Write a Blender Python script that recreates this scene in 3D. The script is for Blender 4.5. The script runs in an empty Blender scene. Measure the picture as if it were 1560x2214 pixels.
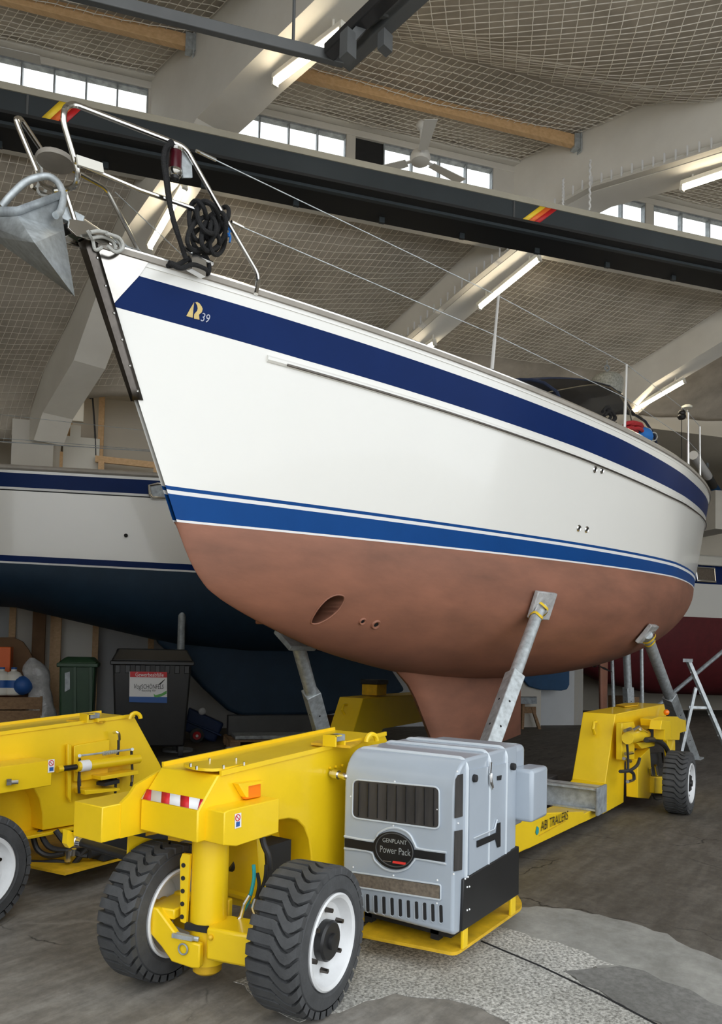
import bpy, bmesh, math, random
import numpy as np
from mathutils import Vector, Matrix
from mathutils.bvhtree import BVHTree
random.seed(7); RNG = np.random.default_rng(7)
SC = bpy.context.scene
COL = SC.collection
PI = math.pi

# ------------------------------------------------------------------ camera
FPX = 1600.0; PITCH = math.radians(2); ROLL = math.radians(1.2); EYE = 1.35; HORIZON = 1412.0
PSI = math.atan(1100 / 1600)
CPX = 780.0; CPY = HORIZON - FPX * math.tan(PITCH)
_fh = np.array([math.cos(PSI), math.sin(PSI), 0]); _rh = np.array([math.sin(PSI), -math.cos(PSI), 0]); _up = np.array([0, 0, 1.0])
CFW = _fh * math.cos(PITCH) + _up * math.sin(PITCH)
_u0 = -_fh * math.sin(PITCH) + _up * math.cos(PITCH)
CR = _rh * math.cos(ROLL) + _u0 * math.sin(ROLL)
CU = -_rh * math.sin(ROLL) + _u0 * math.cos(ROLL)
EYEP = np.array([0, 0, EYE])
cd = bpy.data.cameras.new('camera'); cam = bpy.data.objects.new('camera', cd); COL.objects.link(cam)
cd.sensor_fit = 'VERTICAL'; cd.sensor_height = 24.0; cd.lens = 24.0 * FPX / 2214
cd.shift_y = (CPY - 1107) / 2214; cd.clip_start = 0.05; cd.clip_end = 500
cam.matrix_world = Matrix(((CR[0], CU[0], -CFW[0], 0), (CR[1], CU[1], -CFW[1], 0), (CR[2], CU[2], -CFW[2], EYE), (0, 0, 0, 1)))
SC.camera = cam

def ray(x, y): return CFW + CR * (x - CPX) / FPX + CU * (CPY - y) / FPX
def atz(x, y, z): v = ray(x, y); return EYEP + v * ((z - EYE) / v[2])
def aty(x, y, Y): v = ray(x, y); return EYEP + v * (Y / v[1])
def atx(x, y, X): v = ray(x, y); return EYEP + v * (X / v[0])
def atd(x, y, d): return EYEP + ray(x, y) * d
def onpl(x, y, p0, n): v = ray(x, y); return EYEP + v * (((np.asarray(p0) - EYEP) @ n) / (v @ n))

# ------------------------------------------------------------------ materials
def mat(name, col, rough=.5, metal=0., var=0., vscale=6., bump=0., bscale=40., coat=0., col2=None, spec=.5, stretch=None, trans=0.):
    m = bpy.data.materials.new(name); m.use_nodes = True
    nt = m.node_tree; b = nt.nodes['Principled BSDF']
    b.inputs['Base Color'].default_value = (*col, 1); b.inputs['Roughness'].default_value = rough
    b.inputs['Metallic'].default_value = metal; b.inputs['Coat Weight'].default_value = coat
    b.inputs['Coat Roughness'].default_value = .05; b.inputs['Specular IOR Level'].default_value = spec
    b.inputs['Transmission Weight'].default_value = trans
    tc = nt.nodes.new('ShaderNodeTexCoord'); vec = tc.outputs['Object']
    if stretch:
        mp = nt.nodes.new('ShaderNodeMapping'); mp.inputs['Scale'].default_value = stretch
        nt.links.new(vec, mp.inputs[0]); vec = mp.outputs[0]
    n = nt.nodes.new('ShaderNodeTexNoise'); n.inputs['Scale'].default_value = vscale; n.inputs['Detail'].default_value = 6
    n.inputs['Roughness'].default_value = .6
    nt.links.new(vec, n.inputs['Vector'])
    r = nt.nodes.new('ShaderNodeValToRGB'); nt.links.new(n.outputs['Fac'], r.inputs[0])
    c2 = col2 if col2 else tuple(max(0, c * (1 - var)) for c in col)
    c1 = col if col2 else tuple(min(1, c * (1 + var)) for c in col)
    r.color_ramp.elements[0].position = .32; r.color_ramp.elements[1].position = .68
    r.color_ramp.elements[0].color = (*c2, 1); r.color_ramp.elements[1].color = (*c1, 1)
    if var or col2: nt.links.new(r.outputs[0], b.inputs['Base Color'])
    if bump:
        n2 = nt.nodes.new('ShaderNodeTexNoise'); n2.inputs['Scale'].default_value = bscale; n2.inputs['Detail'].default_value = 5
        nt.links.new(vec, n2.inputs['Vector'])
        bp = nt.nodes.new('ShaderNodeBump'); bp.inputs['Strength'].default_value = bump; bp.inputs['Distance'].default_value = .02
        nt.links.new(n2.outputs['Fac'], bp.inputs['Height']); nt.links.new(bp.outputs[0], b.inputs['Normal'])
    return m
def emit(name, col, s):
    m = bpy.data.materials.new(name); m.use_nodes = True; nt = m.node_tree
    b = nt.nodes['Principled BSDF']; b.inputs['Base Color'].default_value = (.8, .8, .8, 1)
    b.inputs['Emission Color'].default_value = (*col, 1); b.inputs['Emission Strength'].default_value = s
    return m
def lin(r, g, b):
    f = lambda c: (c / 255 / 12.92) if c / 255 <= .04045 else ((c / 255 + .055) / 1.055) ** 2.4
    return (f(r), f(g), f(b))
M = {}
M['yellow'] = mat('yellow_paint', (.86, .58, .008), .4, var=.05, vscale=3, coat=.25)
M['yellow_worn'] = mat('worn_yellow_paint', (.66, .40, .012), .55, var=.25, vscale=9, bump=.1)
M['gel'] = mat('white_gelcoat', (.83, .82, .78), .22, coat=.4, var=.012, vscale=1.2)
M['navy'] = mat('navy_gelcoat', (.006, .022, .105), .3, var=.08, vscale=2, spec=.06)
M['blue'] = mat('boot_stripe_blue', (.006, .06, .235), .38, var=.06, vscale=3, spec=.1)
M['copper'] = mat('copper_antifouling', (.32, .134, .083), .6, col2=(.2, .088, .056), vscale=2.6, bump=.05, bscale=18, stretch=(.45, 1, 1.6))
M['steel'] = mat('stainless_steel', (.78, .77, .74), .16, 1., var=.04)
M['polish'] = mat('bright_polished_tube', (.8, .79, .77), .3, .55)
M['darksteel'] = mat('dark_steel_plate', (.11, .098, .088), .35, 1., var=.2, vscale=14)
M['bowsteel'] = mat('polished_bow_steel', (.5, .475, .44), .13, 1., var=.12, vscale=5)
M['galv'] = mat('galvanised_steel', (.52, .56, .58), .5, .55, var=.22, vscale=22, bump=.03, bscale=60)
M['galvdark'] = mat('weathered_galvanised_steel', (.33, .36, .38), .6, .4, var=.3, vscale=14)
M['rubber'] = mat('tyre_rubber', (.055, .057, .06), .72, var=.2, vscale=14, bump=.12, bscale=90)
M['rubberwall'] = mat('tyre_sidewall_rubber', (.075, .07, .066), .8, var=.2, vscale=8)
M['rim'] = mat('white_rim_paint', (.72, .73, .74), .35, var=.06, vscale=10, coat=.2)
M['black'] = mat('black_plastic', (.012, .012, .013), .4, var=.2)
M['blackmatt'] = mat('matt_black', (.015, .015, .016), .85, var=.2)
M['hose'] = mat('hydraulic_hose_rubber', (.02, .02, .022), .5, var=.2)
M['silver'] = mat('silver_grey_fibreglass', (.385, .435, .495), .27, var=.035, vscale=3, coat=.35)
M['silverlight'] = mat('silver_grey_edge', (.55, .6, .65), .25, coat=.3)
M['grille'] = mat('dark_grille_mesh', (.022, .02, .019), .75, col2=(.05, .045, .042), vscale=26, stretch=(1, 1, .15))
M['filter'] = mat('dusty_filter_foam', (.16, .13, .1), .9, var=.3, vscale=60)
M['dirtyconc'] = mat('painted_concrete', (.64, .61, .55), .85, var=.05, vscale=1.6, bump=.06, bscale=9)
M['arch'] = mat('whitewashed_concrete_arch', (.85, .825, .765), .85, col2=(.75, .72, .66), vscale=1.1, bump=.1, bscale=5)
M['shell'] = mat('grey_shell_plaster', (.54, .485, .41), .95, col2=(.37, .33, .275), vscale=2.2, bump=.5, bscale=7)
M['net'] = mat('off_white_netting', (.82, .78, .7), .8)
M['wall'] = mat('off_white_wall', (.62, .57, .48), .9, var=.05, vscale=.9)
M['wallcool'] = mat('cool_grey_wall', (.56, .58, .6), .9, var=.06, vscale=.8)
M['wood'] = mat('pine_wood', (.74, .49, .26), .6, col2=(.6, .37, .18), vscale=5, stretch=(.6, 6, 6))
M['woodold'] = mat('aged_pallet_wood', (.34, .21, .11), .8, col2=(.22, .13, .07), vscale=6, stretch=(1, 5, 5))
M['girder'] = mat('blue_black_girder_paint', (.03, .037, .041), .4, var=.12, vscale=1.5)
M['girderblack'] = mat('black_girder_paint', (.008, .008, .008), .55)
M['beige'] = mat('beige_strip', (.36, .33, .26), .7, var=.08, vscale=2)
M['sy'] = mat('stripe_yellow', (.85, .58, .03), .5); M['so'] = mat('stripe_orange', (.8, .14, .02), .5); M['sr'] = mat('stripe_red', (.5, .01, .012), .5)
M['red'] = mat('sign_red', (.6, .012, .02), .5); M['white'] = mat('plain_white', (.8, .8, .8), .5)
M['rail'] = mat('dark_grey_rail', (.07, .072, .072), .5, var=.1)
M['tube'] = emit('fluorescent_tube', (1, .86, .62), 24.)
M['lampwhite'] = mat('lamp_housing_white', (.75, .73, .66), .5)
M['fanwhite'] = mat('fan_white', (.6, .59, .56), .45)
M['rope'] = mat('black_rope', (.012, .012, .013), .85, bump=.5, bscale=150)
M['greyrope'] = mat('grey_rope', (.5, .5, .47), .85, bump=.4, bscale=150)
M['bluerope'] = mat('blue_rope', (.02, .16, .5), .8); M['redrope'] = mat('red_rope', (.4, .015, .02), .8)
M['redlens'] = mat('dark_red_lens', (.07, .006, .012), .2)
M['amber'] = mat('amber_lens', (.9, .22, .01), .2, coat=.4)
M['canvas'] = mat('navy_canvas', (.012, .02, .05), .8, var=.2, bump=.1)
M['bluedark'] = mat('dark_blue_antifouling', (.008, .03, .06), .7, var=.15, vscale=2)
M['teak'] = mat('weathered_teak', (.34, .31, .27), .55, var=.12)
M['greengrey'] = mat('dark_green_plastic', (.018, .055, .025), .5, var=.12)
M['darkred'] = mat('dark_red_antifouling', (.11, .01, .014), .7, var=.15)
M['bluecart'] = mat('blue_cart_plastic', (.01, .03, .1), .5, var=.1)
M['cardboard'] = mat('brown_cardboard', (.2, .11, .055), .85, var=.1)
M['plasticbag'] = mat('cloudy_plastic_film', (.42, .42, .42), .25, var=.2, vscale=9, bump=.8, bscale=14)
M['gold'] = mat('gold_lettering', (.62, .46, .16), .4, var=.1, vscale=40)
M['greyletter'] = mat('grey_lettering', (.42, .45, .55), .4)
M['decal_green'] = mat('decal_green', (.12, .42, .1), .5); M['decal_blue'] = mat('decal_blue', (.02, .1, .35), .5)
M['teal'] = mat('teal_decal', (.02, .3, .33), .5)
M['blueblade'] = mat('blue_rudder_paint', (.015, .07, .17), .7, var=.1)
M['redlabel'] = mat('red_label', (.75, .05, .04), .4)
M['basket'] = mat('white_woven_shell', (.5, .5, .46), .7, col2=(.25, .26, .22), vscale=40)
M['basketgreen'] = mat('green_glass', (.03, .07, .05), .3)
M['chrome'] = mat('chrome_fittings', (.75, .75, .75), .2, 1.)
def glass_mat():
    m = bpy.data.materials.new('window_glass'); m.use_nodes = True; nt = m.node_tree; nt.nodes.clear()
    o = nt.nodes.new('ShaderNodeOutputMaterial'); t = nt.nodes.new('ShaderNodeBsdfTransparent'); g = nt.nodes.new('ShaderNodeBsdfGlossy')
    g.inputs['Roughness'].default_value = .05; x = nt.nodes.new('ShaderNodeMixShader'); x.inputs[0].default_value = .06
    t.inputs[0].default_value = (.97, .98, .98, 1)
    nt.links.new(t.outputs[0], x.inputs[1]); nt.links.new(g.outputs[0], x.inputs[2]); nt.links.new(x.outputs[0], o.inputs[0]); return m
M['glass'] = glass_mat()
def smoke_mat():
    m = bpy.data.materials.new('clear_vinyl'); m.use_nodes = True; nt = m.node_tree; nt.nodes.clear()
    o = nt.nodes.new('ShaderNodeOutputMaterial'); t = nt.nodes.new('ShaderNodeBsdfTransparent'); g = nt.nodes.new('ShaderNodeBsdfGlossy')
    g.inputs['Roughness'].default_value = .08; x = nt.nodes.new('ShaderNodeMixShader'); x.inputs[0].default_value = .15
    t.inputs[0].default_value = (.88, .85, .8, 1)
    nt.links.new(t.outputs[0], x.inputs[1]); nt.links.new(g.outputs[0], x.inputs[2]); nt.links.new(x.outputs[0], o.inputs[0]); return m
M['vinyl'] = smoke_mat()

# ------------------------------------------------------------------ mesh builder
def nrm(v): v = np.asarray(v, float); return v / (np.linalg.norm(v) + 1e-12)
class MB:
    def __init__(s): s.v = []; s.f = []; s.m = []
    def add(s, vs, fs, mi=0):
        o = len(s.v); s.v.extend([tuple(map(float, p)) for p in vs]); s.f.extend([tuple(i + o for i in f) for f in fs]); s.m.extend([mi] * len(fs)); return s
    def hexa(s, p, mi=0):   # 8 points: bottom 4 ccw, top 4 ccw
        return s.add(p, [(3, 2, 1, 0), (4, 5, 6, 7), (0, 1, 5, 4), (1, 2, 6, 5), (2, 3, 7, 6), (3, 0, 4, 7)], mi)
    def box(s, x0, y0, z0, x1, y1, z1, mi=0):
        return s.hexa([(x0, y0, z0), (x1, y0, z0), (x1, y1, z0), (x0, y1, z0), (x0, y0, z1), (x1, y0, z1), (x1, y1, z1), (x0, y1, z1)], mi)
    def obox(s, c, ax, ay, az, mi=0):  # centre and half-axis vectors
        c, ax, ay, az = map(np.asarray, (c, ax, ay, az))
        return s.hexa([c - ax - ay - az, c + ax - ay - az, c + ax + ay - az, c - ax + ay - az, c - ax - ay + az, c + ax - ay + az, c + ax + ay + az, c - ax + ay + az], mi)
    def beam(s, p0, p1, w, h, up=(0, 0, 1), mi=0):
        p0, p1 = np.asarray(p0, float), np.asarray(p1, float); d = nrm(p1 - p0); sd = nrm(np.cross(d, up)); u = np.cross(sd, d)
        return s.obox((p0 + p1) / 2, (p1 - p0) / 2, sd * w / 2, u * h / 2, mi)
    def prism(s, pts, ext, mi=0):
        pts = [np.asarray(p, float) for p in pts]; e = np.asarray(ext, float); n = len(pts)
        return s.add(pts + [p + e for p in pts], [tuple(range(n))[::-1], tuple(range(n, 2 * n))] + [(i, (i + 1) % n, n + (i + 1) % n, n + i) for i in range(n)], mi)
    def tube(s, path, r, seg=8, closed=False, mi=0):
        P = [np.asarray(p, float) for p in path]; n = len(P); rs = r if hasattr(r, '__len__') else [r] * n
        T = []
        for i in range(n):
            a = P[(i - 1) % n] if (closed or i > 0) else P[i]; b = P[(i + 1) % n] if (closed or i < n - 1) else P[i]; T.append(nrm(b - a))
        u = nrm(np.cross(T[0], (0.31, .17, .93) if abs(T[0][2]) < .9 else (1, 0, 0))); vs = []
        for i in range(n):
            u = nrm(u - T[i] * (u @ T[i])); w = np.cross(T[i], u)
            for k in range(seg):
                a = 2 * PI * k / seg; vs.append(P[i] + rs[i] * (math.cos(a) * u + math.sin(a) * w))
        fs = []; m = n if closed else n - 1
        for i in range(m):
            for k in range(seg):
                j = (i + 1) % n; fs.append((i * seg + k, i * seg + (k + 1) % seg, j * seg + (k + 1) % seg, j * seg + k))
        if not closed: fs += [tuple(range(seg))[::-1], tuple(range((n - 1) * seg, n * seg))]
        return s.add(vs, fs, mi)
    def cyl(s, p0, p1, r0, r1=None, seg=20, mi=0): return s.tube([p0, p1], [r0, r0 if r1 is None else r1], seg, mi=mi)
    def lathe(s, prof, o, ax, seg=32, mi=0, cap=True):  # prof: (radius, along axis)
        o = np.asarray(o, float); ax = nrm(ax); u = nrm(np.cross(ax, (0, 0, 1) if abs(ax[2]) < .9 else (1, 0, 0))); w = np.cross(ax, u); vs = []; fs = []
        for r, h in prof:
            for k in range(seg):
                a = 2 * PI * k / seg; vs.append(o + ax * h + r * (math.cos(a) * u + math.sin(a) * w))
        for i in range(len(prof) - 1):
            for k in range(seg): fs.append((i * seg + k, i * seg + (k + 1) % seg, (i + 1) * seg + (k + 1) % seg, (i + 1) * seg + k))
        if cap: fs += [tuple(range(seg))[::-1], tuple(range((len(prof) - 1) * seg, len(prof) * seg))]
        return s.add(vs, fs, mi)
    def sphere(s, c, r, seg=14, mi=0, sc=(1, 1, 1)):
        c = np.asarray(c, float); n = seg // 2; vs = []; fs = []
        for i in range(n + 1):
            t = PI * i / n
            for k in range(seg): a = 2 * PI * k / seg; vs.append(c + r * np.array([math.sin(t) * math.cos(a) * sc[0], math.sin(t) * math.sin(a) * sc[1], math.cos(t) * sc[2]]))
        for i in range(n):
            for k in range(seg): fs.append((i * seg + k, (i + 1) * seg + k, (i + 1) * seg + (k + 1) % seg, i * seg + (k + 1) % seg))
        return s.add(vs, fs, mi)
    def grid(s, G, mi=0, closed_u=False):
        G = np.asarray(G, float); a, b = G.shape[:2]; fs = []
        for i in range(a - 1 + closed_u):
            for j in range(b - 1): i2 = (i + 1) % a; fs.append((i * b + j, i2 * b + j, i2 * b + j + 1, i * b + j + 1))
        return s.add(G.reshape(-1, 3), fs, mi)
    def build(s, name, m, parent=None, ang=35, bevel=0, seg=2, weld=True, solid=0):
        me = bpy.data.meshes.new(name); me.from_pydata(s.v, [], s.f)
        ms = m if isinstance(m, (list, tuple)) else [m]
        for q in ms: me.materials.append(q)
        me.polygons.foreach_set('material_index', s.m)
        b = bmesh.new(); b.from_mesh(me)
        if weld: bmesh.ops.remove_doubles(b, verts=b.verts, dist=1e-5)
        bmesh.ops.recalc_face_normals(b, faces=b.faces); b.to_mesh(me); b.free()
        me.polygons.foreach_set('use_smooth', [True] * len(me.polygons)); me.set_sharp_from_angle(angle=math.radians(ang)); me.update()
        o = bpy.data.objects.new(name, me); COL.objects.link(o)
        if solid:
            sm = o.modifiers.new('thickness', 'SOLIDIFY'); sm.thickness = solid; sm.offset = 0
        if bevel:
            bv = o.modifiers.new('bevel', 'BEVEL'); bv.width = bevel; bv.segments = seg; bv.limit_method = 'ANGLE'; bv.angle_limit = math.radians(40); bv.harden_normals = False
        if parent is not None: setpar(o, parent)
        return o
def setpar(o, p):
    o.parent = p
    o.matrix_parent_inverse = Matrix.Translation(-p.location) if p.parent is None else Matrix.Identity(4)
def tag(o, label=None, cat=None, group=None, kind=None):
    if label: o['label'] = label
    if cat: o['category'] = cat
    if group: o['group'] = group
    if kind: o['kind'] = kind
    return o
def thing(name, label, cat, loc, group=None):
    o = bpy.data.objects.new(name, None); COL.objects.link(o); o.empty_display_size = .1; o.location = Vector([float(c) for c in loc])
    return tag(o, label, cat, group)
def struct(o): o['kind'] = 'structure'; return o
def text_mb(txt, p0, ux, uy, size, depth=.001, shear=0., font_scale=(1, 1)):
    cu = bpy.data.curves.new('t', 'FONT'); cu.body = txt; cu.size = 1; cu.shear = shear; cu.resolution_u = 3
    ob = bpy.data.objects.new('t', cu); COL.objects.link(ob); dg = bpy.context.evaluated_depsgraph_get(); dg.update()
    me = bpy.data.meshes.new_from_object(ob.evaluated_get(dg)); mb = MB()
    ux, uy = nrm(ux), nrm(uy); n = np.cross(ux, uy); p0 = np.asarray(p0, float)
    vs = [p0 + ux * v.co.x * size * font_scale[0] + uy * v.co.y * size * font_scale[1] + n * depth for v in me.vertices]
    mb.add(vs, [tuple(p.vertices) for p in me.polygons]); bpy.data.objects.remove(ob); return mb
def arc(c, u, w, r, a0, a1, n=10):
    c, u, w = np.asarray(c, float), np.asarray(u, float), np.asarray(w, float)
    return [c + r * (math.cos(a) * u + math.sin(a) * w) for a in np.linspace(a0, a1, n)]
def smooth_path(P, n=8, closed=False):
    P = [np.asarray(p, float) for p in P]; out = []; m = len(P)
    for i in range(m if closed else m - 1):
        if closed: a, b, c, d = P[(i - 1) % m], P[i], P[(i + 1) % m], P[(i + 2) % m]
        else: a, b, c, d = P[max(i - 1, 0)], P[i], P[i + 1], P[min(i + 2, m - 1)]
        for k in range(n):
            t = k / n; out.append(.5 * ((2 * b) + (c - a) * t + (2 * a - 5 * b + 4 * c - d) * t * t + (-a + 3 * b - 3 * c + d) * t ** 3))
    if not closed: out.append(P[-1])
    return out
def rnd_path(P, r=.03, n=5):  # polyline with rounded corners
    P = [np.asarray(p, float) for p in P]; out = [P[0]]
    for i in range(1, len(P) - 1):
        a = nrm(P[i - 1] - P[i]); b = nrm(P[i + 1] - P[i]); q = min(r, .45 * np.linalg.norm(P[i - 1] - P[i]), .45 * np.linalg.norm(P[i + 1] - P[i]))
        p0, p1 = P[i] + a * q, P[i] + b * q
        for k in range(n + 1): t = k / n; out.append((1 - t) ** 2 * p0 + 2 * t * (1 - t) * P[i] + t * t * p1)
    return out + [P[-1]]
def pch(xs, ys, x):
    xs = np.array(xs, float); ys = np.array(ys, float); x = np.clip(np.asarray(x, float), xs[0], xs[-1]); h = np.diff(xs); dl = np.diff(ys) / h
    m = np.zeros(len(xs)); m[0] = dl[0]; m[-1] = dl[-1]
    for i in range(1, len(xs) - 1): m[i] = (dl[i - 1] * h[i] + dl[i] * h[i - 1]) / (h[i - 1] + h[i])
    i = np.clip(np.searchsorted(xs, x) - 1, 0, len(xs) - 2); t = (x - xs[i]) / h[i]
    return (2 * t ** 3 - 3 * t ** 2 + 1) * ys[i] + (t ** 3 - 2 * t ** 2 + t) * h[i] * m[i] + (-2 * t ** 3 + 3 * t ** 2) * ys[i + 1] + (t ** 3 - t ** 2) * h[i] * m[i + 1]
# ------------------------------------------------------------------ hall frame of reference
def hdir(xv):
    a = math.atan((xv - 780) / FPX); return _fh * math.cos(a) + _rh * math.sin(a)
H1 = hdir(6100); H2 = np.array([-H1[1], H1[0], 0])        # along the door front / into the hall
QD = hdir(-667); NQ = np.array([QD[1], -QD[0], 0])        # direction of the arches and their normal
UP = np.array([0, 0, 1.0])
def HP(a, b, z): return H1 * a + H2 * b + UP * z
def to_hall(P): P = np.asarray(P); return P @ H1, P @ H2, P[2]
BW = 13.0
# floor
fl = MB(); fl.add([HP(-14, -9, 0), HP(26, -9, 0), HP(26, 19, 0), HP(-14, 19, 0)], [(0, 1, 2, 3)])
def floor_mat():
    m = bpy.data.materials.new('stained_concrete_floor'); m.use_nodes = True; nt = m.node_tree; L = nt.links; b = nt.nodes['Principled BSDF']
    N = nt.nodes.new; tc = N('ShaderNodeTexCoord'); v = tc.outputs['Object']
    def noise(s, d, rg=.6, vec=None):
        n = N('ShaderNodeTexNoise'); n.inputs['Scale'].default_value = s; n.inputs['Detail'].default_value = d; n.inputs['Roughness'].default_value = rg; L.new(vec or v, n.inputs['Vector']); return n.outputs['Fac']
    def ramp(f, stops):
        r = N('ShaderNodeValToRGB'); L.new(f, r.inputs[0]); e = r.color_ramp.elements
        while len(e) < len(stops): e.new(.5)
        for q, (p, c) in zip(e, stops): q.position = p; q.color = (*c, 1)
        return r.outputs[0]
    def mix(f, a, c, mode='MIX'):
        x = N('ShaderNodeMixRGB'); x.blend_type = mode
        if isinstance(f, float): x.inputs[0].default_value = f
        else: L.new(f, x.inputs[0])
        L.new(a, x.inputs[1]); L.new(c, x.inputs[2]) if not isinstance(c, tuple) else setattr(x.inputs[2], 'default_value', (*c, 1)); return x.outputs[0]
    base = ramp(noise(.55, 8, .65), [(.3, (.2, .186, .165)), (.5, (.29, .275, .25)), (.7, (.38, .36, .332))])
    fine = ramp(noise(14, 6, .7), [(.3, (.72, .72, .72)), (.7, (1.2, 1.19, 1.17))])
    c = mix(1., base, fine, 'MULTIPLY')
    mp = N('ShaderNodeMapping'); mp.inputs['Scale'].default_value = (1, 5, 1); mp.inputs['Rotation'].default_value = (0, 0, .95); L.new(v, mp.inputs[0])
    st = ramp(noise(2.2, 7, .65, mp.outputs[0]), [(.42, (.72, .70, .68)), (.6, (1.05, 1.05, 1.05))])
    c = mix(.8, c, st, 'MULTIPLY')
    # cracks
    dn = N('ShaderNodeTexNoise'); dn.inputs['Scale'].default_value = 3.; dn.inputs['Detail'].default_value = 6; L.new(v, dn.inputs['Vector'])
    ad = N('ShaderNodeMixRGB'); ad.blend_type = 'ADD'; ad.inputs[0].default_value = .35; L.new(v, ad.inputs[1]); L.new(dn.outputs['Color'], ad.inputs[2])
    vo = N('ShaderNodeTexVoronoi'); vo.feature = 'DISTANCE_TO_EDGE'; vo.inputs['Scale'].default_value = .75; L.new(ad.outputs[0], vo.inputs['Vector'])
    cr = ramp(vo.outputs['Distance'], [(.0, (1, 1, 1)), (.006, (0, 0, 0))])
    gate = ramp(noise(.9, 3), [(.5, (0, 0, 0)), (.56, (1, 1, 1))])
    ck = mix(1., cr, gate, 'MULTIPLY'); c = mix(ck, c, (.035, .033, .03))
    vo2 = N('ShaderNodeTexVoronoi'); vo2.feature = 'DISTANCE_TO_EDGE'; vo2.inputs['Scale'].default_value = .42; L.new(ad.outputs[0], vo2.inputs['Vector'])
    cr2 = ramp(vo2.outputs['Distance'], [(.0, (1, 1, 1)), (.007, (0, 0, 0))]); g2 = ramp(noise(1.7, 4), [(.45, (0, 0, 0)), (.55, (.7, .7, .7))])
    c = mix(mix(1., cr2, g2, 'MULTIPLY'), c, (.3, .28, .25))
    sp = ramp(noise(60, 2), [(.72, (0, 0, 0)), (.76, (1, 1, 1))]); c = mix(mix(.4, sp, (0, 0, 0)), c, (.4, .38, .35))
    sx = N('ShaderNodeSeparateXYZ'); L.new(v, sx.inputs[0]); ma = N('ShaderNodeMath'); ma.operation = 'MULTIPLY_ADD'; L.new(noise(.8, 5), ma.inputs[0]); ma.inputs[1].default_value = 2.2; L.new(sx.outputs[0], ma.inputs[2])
    dk = ramp(ma.outputs[0], [(0, (1, 1, 1)), (1, (.42, .40, .375))]); mr = N('ShaderNodeMapRange'); mr.inputs['From Min'].default_value = 3.6; mr.inputs['From Max'].default_value = 5.0; L.new(ma.outputs[0], mr.inputs['Value']); L.new(mr.outputs[0], dk.node.inputs[0])  # floor colour darkens further into the hall, with a noisy edge
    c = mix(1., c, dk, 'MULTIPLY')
    L.new(c, b.inputs['Base Color']); b.inputs['Roughness'].default_value = .72; b.inputs['Specular IOR Level'].default_value = .35
    bp = N('ShaderNodeBump'); bp.inputs['Strength'].default_value = .25; bp.inputs['Distance'].default_value = .01; L.new(noise(9, 8, .7), bp.inputs['Height']); L.new(bp.outputs[0], b.inputs['Normal'])
    return m
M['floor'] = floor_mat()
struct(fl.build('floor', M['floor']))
def gravel_mat(name, a, b_, c_, sc, rough=.9):
    m = bpy.data.materials.new(name); m.use_nodes = True; nt = m.node_tree; b = nt.nodes['Principled BSDF']; L = nt.links; N = nt.nodes.new
    tc = N('ShaderNodeTexCoord'); vo = N('ShaderNodeTexNoise'); vo.inputs['Scale'].default_value = sc; vo.inputs['Detail'].default_value = 5; vo.inputs['Roughness'].default_value = .75
    L.new(tc.outputs['Object'], vo.inputs['Vector']); r = N('ShaderNodeValToRGB'); L.new(vo.outputs['Fac'], r.inputs[0]); e = r.color_ramp.elements
    e[0].position = .36; e[0].color = (*a, 1); e[1].position = .64; e[1].color = (*c_, 1); q = e.new(.5); q.color = (*b_, 1)
    n = N('ShaderNodeTexNoise'); n.inputs['Scale'].default_value = 1.6; n.inputs['Detail'].default_value = 6; L.new(tc.outputs['Object'], n.inputs['Vector'])
    r2 = N('ShaderNodeValToRGB'); L.new(n.outputs['Fac'], r2.inputs[0]); r2.color_ramp.elements[0].position = .3; r2.color_ramp.elements[0].color = (.7, .7, .68, 1); r2.color_ramp.elements[1].position = .7; r2.color_ramp.elements[1].color = (1.05, 1.05, 1.04, 1)
    x = N('ShaderNodeMixRGB'); x.blend_type = 'MULTIPLY'; x.inputs[0].default_value = 1; L.new(r.outputs[0], x.inputs[1]); L.new(r2.outputs[0], x.inputs[2]); L.new(x.outputs[0], b.inputs['Base Color']); b.inputs['Roughness'].default_value = rough
    bp = N('ShaderNodeBump'); bp.inputs['Strength'].default_value = .5; bp.inputs['Distance'].default_value = .004; L.new(vo.outputs['Fac'], bp.inputs['Height']); L.new(bp.outputs[0], b.inputs['Normal'])
    return m
M['aggregate'] = gravel_mat('exposed_aggregate', (.15, .145, .13), (.46, .45, .42), (.8, .78, .74), 75)
M['screed'] = gravel_mat('light_grey_screed', (.25, .245, .225), (.30, .295, .275), (.36, .355, .33), 5)
M['patch'] = gravel_mat('dark_grey_patch', (.15, .147, .138), (.19, .187, .177), (.235, .23, .22), 30)
def floor_poly(name, px, z, m, jit=.02):
    P = [atz(x, y, 0) for x, y in px]; out = []
    for i in range(len(P)):
        a, b = P[i], P[(i + 1) % len(P)]; n = max(1, int(np.linalg.norm(b - a) / .06))
        for k in range(n):
            p = a + (b - a) * k / n; out.append((p[0] + random.uniform(-jit, jit), p[1] + random.uniform(-jit, jit), 0))
    mb = MB(); mb.prism([(p[0], p[1], 0.0005) for p in out], (0, 0, z)); return struct(mb.build(name, m, ang=20))
floor_poly('floor_screed', [(1000, 1990), (1090, 1966), (1140, 1960), (1220, 1966), (1300, 1978), (1380, 2001), (1440, 2020), (1490, 2050), (1560, 2075), (1700, 2120), (1700, 2300), (1560, 2260), (1330, 2110), (1250, 2075), (1100, 2010)], .0015, M['screed'])
floor_poly('floor_aggregate', [(500, 2120), (700, 2050), (960, 2000), (1100, 2008), (1200, 2040), (1322, 2084), (1270, 2098), (1225, 2102), (1300, 2150), (1420, 2214), (1560, 2300), (1300, 2330), (1125, 2225), (1040, 2180), (960, 2158), (850, 2150), (640, 2215)], .0025, M['aggregate'])
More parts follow.
